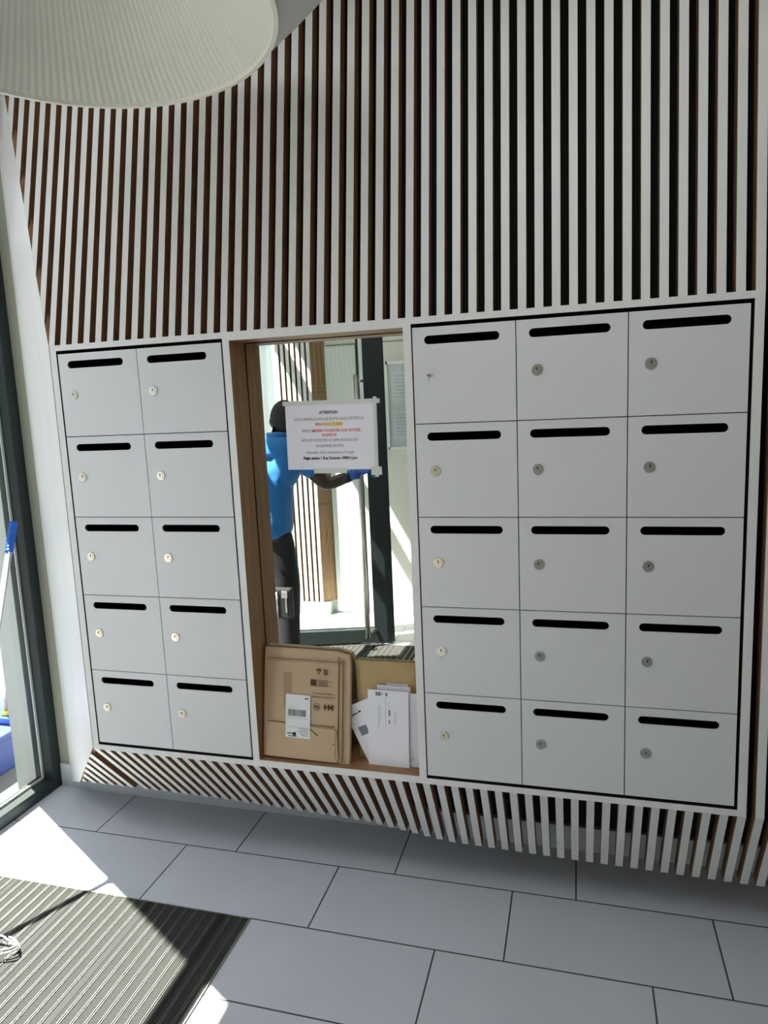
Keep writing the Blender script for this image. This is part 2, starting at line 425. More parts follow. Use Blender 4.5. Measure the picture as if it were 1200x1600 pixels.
# ------------------------------------------------------------ slatted cladding around the mailboxes
P_ = 0.0445; W_ = 0.0222; DEP = 0.042
ZT, ZB, ZL = 1.828, 0.422, 0.118
CU = [(-0.5, 0.236), (-0.03, 0.232), (0.24, 0.216), (0.47, 0.204), (0.80, 0.190), (1.2, 0.176), (1.8, 0.11), (2.1, 0.10), (3.5, 0.08)]
YB = [(-0.5, 0.262), (0.0, 0.261), (0.30, 0.258), (0.55, 0.246), (0.90, 0.228), (1.2, 0.172), (1.6, 0.160), (2.1, 0.148), (3.5, 0.13)]
clad = thing('slatted_cladding', 'white-faced vertical timber slats with brown sides cladding the wall around the mailboxes', 'wall cladding', (1.0, 0.0, 0.1))
def is_front(f):
    return f.normal.y < -0.35
def slat_mesh(name, items):
    bm = bmesh.new()
    for prof, x0, x1 in items:
        if prof[0] == 'cut': add_cut_slat(bm, x0, x1, *prof[1:])
        else: add_prism_x(bm, prof, x0, x1)
    bmesh.ops.recalc_face_normals(bm, faces=bm.faces)
    for f in bm.faces: f.material_index = 0 if (f.normal.y < -0.3) else 1
    return obj(name, bm, ['white', 'woodside'], clad, recalc=False)
def add_cut_slat(bm, x0, x1, za, zb, ya0, ya1, yb, dep):
    """slat whose end (za at each side) is cut along the angled board; other end at zb"""
    L = [(ya0, za[0]), (yb, zb), (yb + dep, zb), (ya0 + dep, za[0])]
    Rr = [(ya1, za[1]), (yb, zb), (yb + dep, zb), (ya1 + dep, za[1])]
    a = [bm.verts.new((x0, y, z)) for y, z in L]; b = [bm.verts.new((x1, y, z)) for y, z in Rr]
    bm.faces.new(a); bm.faces.new(b[::-1])
    for i in range(4): bm.faces.new([a[i], b[i], b[(i + 1) % 4], a[(i + 1) % 4]])
def ych(x):                    # depth of the angled end board at x
    return max(0.0, -(x + 0.0285) * 0.405 / 0.4765)
TOP = ZC - 0.002
up = []; lo_ = []; full = []
for k in range(-10, 48):
    x0 = -0.0285 + P_ * k; x1 = x0 + W_; c = interp(x0, CU)
    ys = ych(x0); zs = ZT + ys / c
    if zs > TOP - 0.05 or x0 < -0.5: continue
    yt = c * (TOP - ZT)
    if k < 0:
        y1_ = ych(x1); up.append((('cut', (zs - 0.004, ZT + y1_ / c - 0.004), TOP, ys - 0.001, y1_ - 0.001, yt, DEP), x0, x1)); continue
    up.append(([(ys, zs), (yt, TOP), (yt + DEP, TOP), (ys + DEP, zs)], x0, x1))
xs_lo = [-0.0285 + P_ * k for k in range(0, 48)] + [-0.0970 - P_ * k for k in range(0, 6)]
for x0 in xs_lo:
    x1 = x0 + W_; yb = interp(x0, YB); c = yb / (ZB - ZL)
    ys = ych(x0); zs = ZB - ys / c
    if ZB - ych(x1) / c < ZL + 0.012: continue
    if x0 < -0.03:
        y1_ = ych(x1); lo_.append((('cut', (max(zs, ZL + 0.003) + 0.001, ZB - y1_ / c + 0.003), ZL, ys - 0.001, y1_ - 0.001, yb, DEP), x0, x1)); continue
    lo_.append(([(ys, zs), (ys + DEP, zs), (yb + DEP, ZL), (yb, ZL)], x0, x1))
for k in range(48, 80):
    x0 = -0.0285 + P_ * k; x1 = x0 + W_; c = interp(x0, CU); yb = interp(x0, YB); yt = c * (TOP - ZT)
    full.append(([(yt, TOP), (0, ZT), (0, ZB), (yb, ZL), (yb + DEP, ZL), (DEP, ZB - 0.01), (DEP, ZT + 0.01), (yt + DEP, TOP)], x0, x1))
slat_mesh('upper_slats', up); slat_mesh('lower_slats', lo_); slat_mesh('full_height_slats', full)
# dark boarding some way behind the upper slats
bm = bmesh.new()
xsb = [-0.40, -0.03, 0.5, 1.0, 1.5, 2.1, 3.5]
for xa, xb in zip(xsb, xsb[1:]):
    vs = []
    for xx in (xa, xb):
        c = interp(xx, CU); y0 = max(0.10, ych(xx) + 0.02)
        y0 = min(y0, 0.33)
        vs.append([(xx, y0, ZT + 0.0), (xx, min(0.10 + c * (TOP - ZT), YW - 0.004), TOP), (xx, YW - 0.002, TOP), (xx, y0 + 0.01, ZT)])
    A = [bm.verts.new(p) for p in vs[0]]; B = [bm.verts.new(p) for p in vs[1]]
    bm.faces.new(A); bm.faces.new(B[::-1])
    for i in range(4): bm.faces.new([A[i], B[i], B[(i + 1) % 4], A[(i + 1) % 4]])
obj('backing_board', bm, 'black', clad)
# angled white end board
bm = bmesh.new()
d_ = Vector((-0.4765, 0.405)); 
def chp(s, z, off=0.0):
    n = Vector((0.405, 0.4765)).normalized() * off
    return (-0.0292 + d_.x * s + n.x, d_.y * s + n.y, z)
prof = [(0, ZB + 0.01), (0, ZT), (1.0, 1.828 + 0.405 / 0.234), (1.0, 0.020), (0.62, 0.118), (0.60, 0.150)]
prof = [(s, min(z, TOP)) for s, z in prof]
stop = (TOP - ZT) * 0.234 / 0.405
prof = [(0.006, ZB + 0.005), (0.006, ZT), (stop, TOP), (1.0, TOP), (1.0, 0.020), (0.64, 0.114)]
A = [bm.verts.new(chp(s, z)) for s, z in prof]; B = [bm.verts.new(chp(s, z, 0.018)) for s, z in prof]
bm.faces.new(A); bm.faces.new(B[::-1])
for i in range(len(prof)): bm.faces.new([A[i], B[i], B[(i + 1) % len(prof)], A[(i + 1) % len(prof)]])
bmesh.ops.recalc_face_normals(bm, faces=bm.faces)
for f in bm.faces: f.material_index = 0 if f.normal.dot(Vector((-0.648, -0.762, 0))) > 0.9 else 1
obj('end_board', bm, ['white', 'woodside'], clad, recalc=False)

# white surround with the two openings and the niche between them
sur = thing('mailbox_surround', 'white timber surround framing both mailbox banks and the mirrored niche', 'frame', (1.0, 0, ZB))
def framebox(name, b, side='black'):
    bm = bmesh.new(); fs = add_box(bm, *b)
    bmesh.ops.recalc_face_normals(bm, faces=bm.faces)
    for f in bm.faces: f.material_index = 0 if f.normal.y < -0.5 else 1
    return obj(name, bm, ['white', side], sur, recalc=False)
YM = 0.105
framebox('left_stile', (-0.0275, -0.0035, 0, 0.30, ZB, ZT))
framebox('niche_stile', (0.5985, 0.6215, 0, 0.30, ZB, ZT), 'wood')
framebox('niche_stile', (1.1640, 1.1870, 0, 0.30, ZB, ZT), 'wood')
framebox('right_stile', (2.0620, 2.0850, 0, 0.30, ZB, ZT))
framebox('top_rail', (-0.0035, 0.5985, 0, 0.30, 1.8095, ZT))
framebox('top_rail', (1.1870, 2.0620, 0, 0.30, 1.8095, ZT))
framebox('bottom_rail', (-0.0035, 0.5985, 0, 0.30, ZB, 0.4415))
framebox('bottom_rail', (1.1870, 2.0620, 0, 0.30, ZB, 0.4415))
framebox('niche_sill', (0.6215, 1.1640, 0, YM + 0.03, ZB, 0.4450), 'wood')
framebox('niche_head', (0.6215, 1.1640, 0, YM + 0.03, 1.8020, ZT), 'wood')

boxobj('mirror_edge', (0.6215, 0.6243, YM - 0.001, YM + 0.006, 0.4452, 1.7990), 'black', sur)
boxobj('mirror_edge', (0.6215, 1.1640, YM - 0.001, YM + 0.006, 1.7992, 1.8018), 'black', sur)
boxobj('niche_back', (0.6215, 1.1640, YM + 0.0065, YM + 0.012, 0.4450, 1.8020), 'black', sur)
mir = boxobj('mirror', (0.6245, 1.1615, YM, YM + 0.006, 0.4452, 1.7990), 'mirror')
tag(mir, 'tall mirror at the back of the niche between the mailbox banks', 'mirror')

# ------------------------------------------------------------ mailboxes
def door_mesh(w, h, t=0.004):
    bm = bmesh.new()
    outer = [(0, 0), (w, 0), (w, -h), (0, -h)]
    ov = [bm.verts.new((x, 0, z)) for x, z in outer]
    es = [bm.edges.new((ov[i], ov[(i + 1) % 4])) for i in range(4)]
    cx0, cx1, cz, r = 0.0335 + 0.0118, 0.0335 + 0.2095 - 0.0118, -0.0355, 0.0118
    st = []
    for i in range(13):
        a = PI / 2 + PI * i / 12; st.append((cx0 + r * math.cos(a), cz + r * math.sin(a)))
    for i in range(13):
        a = -PI / 2 + PI * i / 12; st.append((cx1 + r * math.cos(a), cz + r * math.sin(a)))
    sv = [bm.verts.new((x, 0, z)) for x, z in st]
    es += [bm.edges.new((sv[i], sv[(i + 1) % len(sv)])) for i in range(len(sv))]
    bmesh.ops.triangle_fill(bm, use_beauty=True, edges=es)
    ret = bmesh.ops.extrude_face_region(bm, geom=bm.faces[:])
    for v in [g for g in ret['geom'] if isinstance(g, bmesh.types.BMVert)]: v.co.y += t
    bmesh.ops.recalc_face_normals(bm, faces=bm.faces)
    me = bpy.data.meshes.new('door'); bm.to_mesh(me); bm.free(); me.materials.append(M['door']); return me
def body_mesh(w, h):
    bm = bmesh.new(); fs = add_box(bm, 0.004, w - 0.004, 0.0045, 0.28, -h + 0.004, -0.004)
    bm.faces.remove(fs[2])
    me = bpy.data.meshes.new('body'); bm.to_mesh(me); bm.free(); me.materials.append(M['inside']); return me
def lock_mesh(mk, rot):
    bm = bmesh.new()
    add_cyl(bm, (0, 0, 0), (0, -0.0035, 0), 0.0152, 0.0142, 32, 0)
    add_cyl(bm, (0, -0.0035, 0), (0, -0.0050, 0), 0.0095, 0.0092, 28, 0)
    mx = Matrix.Rotation(rot, 4, 'Y')
    add_box(bm, -0.0010, 0.0010, -0.0056, -0.0048, -0.001, 0.0062, 1, mx)
    add_cyl(bm, mx @ Vector((0, -0.0048, 0.0048)), mx @ Vector((0, -0.0057, 0.0048)), 0.0022, seg=12, mi=1)
    bmesh.ops.recalc_face_normals(bm, faces=bm.faces)
    me = bpy.data.meshes.new('lock'); bm.to_mesh(me); bm.free(); me.materials.append(M[mk]); me.materials.append(M['hole']); return me
def pin_mesh():
    bm = bmesh.new(); add_cyl(bm, (0, 0, 0), (0, -0.022, 0), 0.0042, 0.0042, 20, 0)
    add_cyl(bm, (0, -0.022, 0), (0, -0.0235, 0), 0.0042, 0.0030, 20, 0); add_box(bm, -0.0028, 0.0028, -0.0240, -0.0234, -0.0005, 0.0005, 1)
    me = bpy.data.meshes.new('bolt'); bm.to_mesh(me); bm.free(); me.materials.append(M['dim_metal']); me.materials.append(M['hole']); return me
G = 0.0026
cells = {}
for w_ in (0.297, 0.2885): cells[w_] = (door_mesh(w_ - G, 0.27 - G), body_mesh(w_ - G, 0.27 - G))
locks = {('bright_metal', i): lock_mesh('bright_metal', (i - 1) * 0.35) for i in range(3)}
locks.update({('dim_metal', i): lock_mesh('dim_metal', (i - 1) * 0.35) for i in range(3)})
rown = ['top row', 'second row', 'third row', 'fourth row', 'bottom row']
def mailbox(x, z, w_, lockkind, label, group, i, grouplock):
    t = thing('mailbox', label, 'mailbox', (x, 0.001, z), group)
    dm, bmh = cells[w_]
    d = bpy.data.objects.new('door', dm); COL.objects.link(d); d.parent = t
    b = bpy.data.objects.new('body', bmh); COL.objects.link(b); b.parent = t
    b['label'] = 'dark inside of the box seen through the slot'
    if lockkind == 'pin':
        l = bpy.data.objects.new('bolt', pin_mesh()); l.location = (0.046, 0, -0.134)
    else:
        l = bpy.data.objects.new('lock', locks[(lockkind, i % 3)]); l.location = (0.0545 if w_ < 0.29 else 0.0475, 0, -0.134)
    COL.objects.link(l); l.parent = d
    l['label'] = {'pin': 'bare steel bolt in place of a lock', 'bright_metal': 'round cam lock, metal toned for a bright reflection', 'dim_metal': 'round cam lock, same metal toned for a dark reflection'}[lockkind]
n = 0
for r in range(5):
    for c in range(2):
        side = ['left', 'right'][c]
        mailbox(0.297 * c + G / 2, 1.80 - 0.27 * r - G / 2, 0.297, 'bright_metal',
                f'white mailbox with pale lock, {rown[r]}, {side} column of the narrow left bank', 'mailboxes of the left bank', n, 0)
        n += 1
for r in range(5):
    for c in range(3):
        side = ['left', 'middle', 'right'][c]
        kind = 'pin' if (r == 0 and c == 0) else ('bright_metal' if c == 0 else 'dim_metal')
        look = 'white mailbox with bare bolt' if kind == 'pin' else ('white mailbox with pale lock' if kind == 'bright_metal' else 'white mailbox with dark lock')
        mailbox(1.1895 + 0.2885 * c + G / 2, 1.80 - 0.27 * r - G / 2, 0.2885, kind,
                f'{look}, {rown[r]}, {side} column of the wide right bank', 'mailboxes of the right bank', n + c, 0)
        n += 1

# ------------------------------------------------------------ notice taped on the mirror
FRONT = Matrix.Rotation(PI / 2, 4, 'X')            # text facing -Y
def on_plane(x, y, z, roll=0.0, tilt=0.0):
    return Matrix.Translation((x, y, z)) @ Matrix.Rotation(roll, 4, 'Y') @ Matrix.Rotation(tilt, 4, 'X') @ FRONT
nx, nz = 0.894, 1.500; NR = R(0.6)
no = thing('notice_sheet', 'landscape white paper notice in French taped onto the mirror', 'notice', (nx, YM - 0.001, 1.395))
NM = Matrix.Translation((nx, YM - 0.0012, nz)) @ Matrix.Rotation(NR, 4, 'Y')
def nbox(name, x0, x1, z0, z1, y0, y1, mk):
    bm = bmesh.new(); add_box(bm, x0, x1, y0, y1, z0, z1, 0, NM); return obj(name, bm, mk, no)
nbox('paper', -0.148, 0.146, -0.104, 0.104, -0.0006, 0.0004, 'paper')
nbox('tape', -0.156, 0.163, 0.098, 0.112, -0.0010, -0.0006, 'tape')
nbox('tape', 0.142, 0.153, -0.128, 0.118, -0.0013, -0.0009, 'tape')
nbox('tape', 0.130, 0.163, -0.122, -0.096, -0.0016, -0.0013, 'tape')
nbox('tape', -0.060, 0.050, -0.116, -0.100, -0.0010, -0.0006, 'tape')
lines = [(0.074, 'ATTENTION', 0.0125, 'ink', 0.0004), (0.054, 'NOUS REMPLAÇONS LES BOITES AUX LETTRES LE', 0.0120, 'inkgrey', 0),
         (-0.012, 'AFIN DE FACILITER LE DEMONTAGE DES', 0.0120, 'inkgrey', 0),
         (-0.030, 'ANCIENNES BOITES', 0.0120, 'inkgrey', 0), (-0.050, 'Nouvelles Clés à disposition à la régie', 0.0120, 'inkgrey', 0),
         (-0.068, 'Régie piedre 1 Rue Dumont, 69004 Lyon', 0.0125, 'ink', 0.0004)]
def nt_(z, s, size, mk, bold, x=0.0, align='CENTER'):
    return text('lettering', s, size, NM @ Matrix.Translation((x - 0.004, -0.0010, z)) @ FRONT, mk, no, align, bold, 0.86)
for z, s, size, mk, bold in lines: nt_(z, s, size, mk, bold)
nbox('highlight', -0.002, 0.042, 0.031, 0.045, -0.0008, -0.0006, 'yellow')
nt_(0.038, 'MERCREDI 12 JUIN', 0.0125, 'inkorange', 0.0002)
nt_(0.018, 'MERCI DE', 0.0120, 'inkgrey', 0, -0.068)
nt_(0.018, 'LAISSER VOS BOITES AUX LETTRES', 0.0120, 'inkred', 0.0002, 0.023)
nt_(0.004, 'OUVERTES', 0.0120, 'inkred', 0.0002)

# ------------------------------------------------------------ parcel leaning in the niche
SILL = 0.4450
px0, px1, ph = 0.6245, 0.9275, 0.362
pc = thing('cardboard_parcel', 'flat brown cardboard parcel with white shipping label leaning on the mirror', 'parcel', ((px0 + px1) / 2, 0.06, SILL))
th_ = math.atan2(0.056, ph)
PMX = Matrix.Translation(((px0 + px1) / 2, 0.024, SILL)) @ Matrix.Rotation(R(0.8), 4, 'Y') @ Matrix.Rotation(-th_, 4, 'X')
w2 = (px1 - px0) / 2
bm = bmesh.new()
# slightly bulged flat carton with a crushed upper right corner
nxs, nzs = 12, 16; D = 0.019
front = []; back = []
for j in range(nzs + 1):
    fr = []; bk = []
    for i in range(nxs + 1):
        u = i / nxs; v = j / nzs
        x = (u - 0.5) * 2 * w2; z = v * ph + 0.0025
        b_ = 0.005 * math.sin(PI * u) * math.sin(PI * v)
        if u > 0.85 and v > 0.88: z -= 0.010 * (u - 0.85) / 0.15 * (v - 0.88) / 0.12; x -= 0.006 * (v - 0.88) / 0.12
        if v > 0.92: b_ -= 0.004 * (v - 0.92) / 0.08
        fr.append(bm.verts.new(PMX @ Vector((x, -b_, z)))); bk.append(bm.verts.new(PMX @ Vector((x, D, z))))
    front.append(fr); back.append(bk)
for j in range(nzs):
    for i in range(nxs):
        bm.faces.new([front[j][i], front[j][i + 1], front[j + 1][i + 1], front[j + 1][i]])
        bm.faces.new([back[j][i], back[j + 1][i], back[j + 1][i + 1], back[j][i + 1]])
for j in range(nzs):
    bm.faces.new([front[j][0], front[j + 1][0], back[j + 1][0], back[j][0]])
    bm.faces.new([front[j][nxs], back[j][nxs], back[j + 1][nxs], front[j + 1][nxs]])
for i in range(nxs):
    bm.faces.new([front[0][i], back[0][i], back[0][i + 1], front[0][i + 1]])
    bm.faces.new([front[nzs][i], front[nzs][i + 1], back[nzs][i + 1], back[nzs][i]])
obj('carton', bm, 'card', pc, 0.002)
def pbox(name, x0, x1, z0, z1, y0, y1, mk, roll=0):
    bm = bmesh.new(); add_box(bm, x0, x1, y0, y1, z0, z1, 0, PMX); return obj(name, bm, mk, pc)
# closing flap: a second layer over the lower part, right margin fold
bm = bmesh.new()
pf = [(-0.140, 0.006), (0.105, 0.006), (0.116, 0.020), (0.108, 0.108), (0.100, 0.113), (-0.135, 0.121)]
A = [bm.verts.new(PMX @ Vector((x, -0.0072, z))) for x, z in pf]; B = [bm.verts.new(PMX @ Vector((x, -0.0005, z))) for x, z in pf]
bm.faces.new(A); bm.faces.new(B[::-1])
for i in range(6): bm.faces.new([A[i], B[i], B[(i + 1) % 6], A[(i + 1) % 6]])
obj('flap', bm, 'card', pc)
bm = bmesh.new()
for b in ((0.112, 0.113, 0.02, 0.350), (0.127, 0.128, 0.01, 0.34), (-0.135, 0.125, 0.3315, 0.3322), (-0.134, 0.100, 0.1205, 0.1216), (0.104, 0.1055, 0.02, 0.112)):
    add_box(bm, b[0], b[1], -0.0078, -0.0020, b[2], b[3], 0, PMX)
obj('crease', bm, 'crease', pc)
bm = bmesh.new()
mt_ = PMX @ Matrix.Translation((0.030, 0, 0.098)) @ Matrix.Rotation(R(35), 4, 'Y')
add_box(bm, -0.018, 0.018, -0.0080, -0.0065, -0.0015, 0.0015, 0, mt_)
obj('tear', bm, 'inkbrown', pc); bm = bmesh.new()
add_cyl(bm, PMX @ Vector((0.098, -0.0080, 0.066)), PMX @ Vector((0.098, -0.0065, 0.066)), 0.0022, seg=12)
obj('punched_hole', bm, 'inkbrown', pc)
# shipping label
lx, lz = -0.026, 0.146
bm = bmesh.new(); add_box(bm, lx - 0.043, lx + 0.043, -0.0090, -0.0080, lz - 0.071, lz + 0.071, 0, PMX)
lb = obj('shipping_label', bm, 'lab', pc); lb['label'] = 'white printed shipping label with a barcode'
bm = bmesh.new(); rb = random.Random(3); x = lx - 0.034
while x < lx + 0.028:
    ww = rb.choice([0.0005, 0.0008, 0.0012]); add_box(bm, x, x + ww, -0.0092, -0.0088, lz + 0.000, lz + 0.022, 0, PMX); x += ww + rb.choice([0.0006, 0.0010])
obj('barcode', bm, 'ink', lb); bm = bmesh.new()
for z_ in (0.029, -0.007, -0.036): add_box(bm, lx - 0.037, lx + 0.036 if z_ < 0.02 else lx + 0.012, -0.0092, -0.0088, lz + z_, lz + z_ + 0.0005, 0, PMX)
for j, (a, b) in enumerate(((0.0, 0.036), (0.006, 0.036), (-0.004, 0.036), (0.004, 0.034), (0.008, 0.036), (0.012, 0.036))):
    z_ = lz - 0.040 - j * 0.0046
    x = lx + a
    while x < lx + b: add_box(bm, x, x + 0.0026, -0.0092, -0.0088, z_, z_ + 0.0015, 0, PMX); x += 0.0036
obj('address_lines', bm, 'ink', lb); bm = bmesh.new()
x = lx - 0.037
for j in range(5): add_box(bm, x + j * 0.0045, x + j * 0.0045 + 0.003, -0.0092, -0.0088, lz - 0.060, lz - 0.055, 0, PMX); add_box(bm, x + 0.004 + j * 0.0062, x + j * 0.0062 + 0.008, -0.0092, -0.0088, lz - 0.068, lz - 0.064, 0, PMX)
add_box(bm, lx - 0.017, lx - 0.006, -0.0092, -0.0088, lz - 0.064, lz - 0.053, 0, PMX)
add_box(bm, lx + 0.024, lx + 0.036, -0.0092, -0.0088, lz + 0.058, lz + 0.062, 0, PMX)
obj('label_print', bm, 'ink', lb)
# upside down printing on the carton
def ptxt(s, x, z, size, mk='inkbrown', bold=0, y=-0.0062):
    return text('carton_print', s, size, PMX @ Matrix.Translation((x, y, z)) @ Matrix.Rotation(PI, 4, 'Y') @ FRONT, mk, pc, 'CENTER', bold)
ptxt('M4', 0.079, 0.184, 0.027, bold=0.0006)
ptxt('CD BREVETEE TAILORED', 0.062, 0.215, 0.0072)
ptxt('N 50BAX x 228-287 x 28', 0.062, 0.226, 0.0072)
bm = bmesh.new()
def ring(cx, cz, r, t, seg=28, a0=0, a1=2 * PI, y=-0.0064):
    vi = []; vo = []
    for i in range(seg + 1):
        a = a0 + (a1 - a0) * i / seg
        vi.append(bm.verts.new(PMX @ Vector((cx + (r - t) * math.cos(a), y, cz + (r - t) * math.sin(a)))))
        vo.append(bm.verts.new(PMX @ Vector((cx + r * math.cos(a), y, cz + r * math.sin(a)))))
    for i in range(seg): bm.faces.new([vi[i], vi[i + 1], vo[i + 1], vo[i]])
def rect(x0, x1, z0, z1, y0=-0.0066, y1=-0.0060): add_box(bm, x0, x1, y0, y1, z0, z1, 0, PMX)
ring(0.038, 0.182, 0.012, 0.0016)
for j in range(4): rect(0.031 + j * 0.004, 0.033 + j * 0.004, 0.177, 0.187)
obj('round_stamp', bm, 'inkbrown', pc); bm = bmesh.new()
tri = [(0.036, 0.306), (0.052, 0.306), (0.044, 0.288)]
for (a, b) in ((0, 1), (1, 2), (2, 0)):
    p, q = Vector(tri[a]), Vector(tri[b]); d = (q - p); mm = PMX @ Matrix.Translation(((p.x + q.x) / 2, -0.0063, (p.y + q.y) / 2)) @ Matrix.Rotation(-math.atan2(d.y, d.x), 4, 'Y')
    add_box(bm, -d.length / 2, d.length / 2, -0.0003, 0.0003, -0.0008, 0.0008, 0, mm)
rect(0.037, 0.051, 0.301, 0.305)
obj('triangle_mark', bm, 'inkbrown', pc); bm = bmesh.new()
for j in range(4):
    rect(0.061, 0.074, 0.289 + j * 0.005, 0.2905 + j * 0.005); rect(0.061 + j * 0.004, 0.0622 + j * 0.004, 0.288, 0.306)
obj('square_mark', bm, 'inkbrown', pc); bm = bmesh.new()
rect(0.016, 0.036, 0.250, 0.271); rect(0.036, 0.074, 0.269, 0.2705); rect(0.036, 0.074, 0.250, 0.2515); rect(0.073, 0.0745, 0.250, 0.2705)
for j in range(3): rect(0.044, 0.068, 0.255 + j * 0.004, 0.2565 + j * 0.004)
obj('badge_mark', bm, 'inkbrown', pc); bm = bmesh.new()
ring(0.086, 0.259, 0.0085, 0.0014, a0=0.5, a1=2.6); ring(0.086, 0.259, 0.0085, 0.0014, a0=3.4, a1=5.8)
obj('arrow_mark', bm, 'inkbrown', pc); bm = bmesh.new()
for j in range(6): rect(-0.078 + j * 0.0052, -0.0774 + j * 0.0052, 0.222 if j > 1 else 0.175, 0.288)
obj('ruled_lines', bm, 'inkbrown', pc, recalc=True)

# ------------------------------------------------------------ letters, right in the niche
def sheet(name, x0, x1, h, y0, lean, roll, t, mk, label, cat, bulge=0.0, group=None, xo=0.0):
    """flat item standing on the sill leaning back"""
    mx = Matrix.Translation(((x0 + x1) / 2, y0, SILL + 0.0003)) @ Matrix.Rotation(R(roll), 4, 'Y') @ Matrix.Rotation(-R(lean), 4, 'X')
    w = (x1 - x0) / 2
    bm = bmesh.new(); n1, n2 = 8, 12
    g = [[[None] * (n1 + 1) for _ in range(n2 + 1)] for _ in (0, 1)]
    off = abs(math.sin(R(roll))) * w
    for k in (0, 1):
        for j in range(n2 + 1):
            for i in range(n1 + 1):
                u = i / n1; v = j / n2
                b = bulge * math.sin(PI * u) ** 0.6 * math.sin(PI * v) ** 0.6 if 0 < u < 1 and 0 < v < 1 else 0
                g[k][j][i] = bm.verts.new(mx @ Vector(((u - .5) * 2 * w, (-b if k == 0 else t + b * 0.2), v * h + off)))
    for j in range(n2):
        for i in range(n1):
            bm.faces.new([g[0][j][i], g[0][j][i + 1], g[0][j + 1][i + 1], g[0][j + 1][i]])
            bm.faces.new([g[1][j][i], g[1][j + 1][i], g[1][j + 1][i + 1], g[1][j][i + 1]])
    for j in range(n2):
        bm.faces.new([g[0][j][0], g[0][j + 1][0], g[1][j + 1][0], g[1][j][0]]); bm.faces.new([g[0][j][n1], g[1][j][n1], g[1][j + 1][n1], g[0][j + 1][n1]])
    for i in range(n1):
        bm.faces.new([g[0][0][i], g[1][0][i], g[1][0][i + 1], g[0][0][i + 1]]); bm.faces.new([g[0][n2][i], g[0][n2][i + 1], g[1][n2][i + 1], g[1][n2][i]])
    t_ = thing(name, label, cat, ((x0 + x1) / 2, y0, SILL), group)
    o = obj('envelope' if cat != 'card' else 'sheet', bm, mk, t_)
    for p in o.data.polygons: p.use_smooth = bulge > 0
    return t_, mx @ Matrix.Translation((0, 0, off)), w
def marks(mx, parent, name, rects, mk, y=-0.0006):
    bm = bmesh.new()
    for x0, x1, z0, z1 in rects: add_box(bm, x0, x1, y - 0.0003, y, z0, z1, 0, mx)
    return obj(name, bm, mk, parent)

kt, kmx, kw = sheet('padded_envelope', 0.945, 1.160, 0.330, 0.078, 2.6, 0.0, 0.006, 'kraft', 'brown kraft padded envelope standing behind the white letters', 'envelope', 0.006)
marks(kmx, kt, 'sticker', [(-0.005, 0.065, 0.225, 0.262)], 'lab', -0.0068)
rr = random.Random(5); rc = []; x = 0.0
while x < 0.052: ww = rr.choice([0.001, 0.002, 0.003]); rc.append((x, x + ww, 0.245, 0.256)); x += ww + 0.0015
marks(kmx, kt, 'barcode', rc, 'inkbrown', -0.0072)
# small white card tilted, behind the front letters
t_, mx_, w__ = sheet('letter', 0.985, 1.085, 0.190, 0.060, 3.4, -26.0, 0.0012, 'paper', 'white letter tilted to the left, corner poking out behind the front envelopes', 'letter')
marks(mx_, t_, 'handwriting', [(-0.030, -0.026, 0.155, 0.160), (-0.024, -0.018, 0.156, 0.162), (-0.016, -0.008, 0.157, 0.161), (-0.004, 0.004, 0.158, 0.164)], 'ink')
marks(mx_, t_, 'stamp_patch', [(-0.030, 0.0, 0.085, 0.115)], 'inkgrey')
t_, mx_, w__ = sheet('letter', 1.015, 1.125, 0.258, 0.056, 4.0, 0.6, 0.0012, 'paper2', 'pale letter with its top edge rising just above the front envelope', 'letter')
t_, mx_, w__ = sheet('letter', 1.060, 1.152, 0.240, 0.049, 4.2, 1.0, 0.0012, 'paper2', 'long white envelope edge showing to the right of the front envelope', 'letter')
marks(mx_, t_, 'print', [(0.028, 0.030, 0.02, 0.034)], 'inkgrey')
t_, mx_, w__ = sheet('leaflet', 1.095, 1.158, 0.150, 0.062, 4.0, 1.0, 0.0012, 'inkred', 'thin red leaflet edge at the right end of the niche', 'leaflet')
t_, mx_, w__ = sheet('letter', 0.988, 1.122, 0.246, 0.040, 5.0, 0.3, 0.0014, 'paper', 'front white envelope with a dark blue square logo, standing on the niche sill', 'letter', 0.0)
marks(mx_, t_, 'logo', [(-0.040, -0.026, 0.229, 0.240)], 'blueink', -0.0012)
marks(mx_, t_, 'logo_mark', [(-0.036, -0.034, 0.231, 0.238), (-0.036, -0.030, 0.236, 0.238), (-0.032, -0.030, 0.231, 0.238)], 'paper', -0.0016)
marks(mx_, t_, 'print', [(-0.022, -0.020, 0.229, 0.240), (-0.019, -0.016, 0.237, 0.239), (-0.008, -0.002, 0.229, 0.239),
                        (-0.008, -0.0074, 0.12, 0.222), (-0.032, -0.0312, 0.12, 0.195), (-0.026, -0.0254, 0.14, 0.20),
                        (0.002, 0.007, 0.165, 0.185), (0.002, 0.006, 0.14, 0.152), (0.003, 0.0036, 0.19, 0.21), (0.020, 0.0206, 0.14, 0.18), (0.025, 0.0256, 0.14, 0.178)], 'inkgrey', -0.0015)

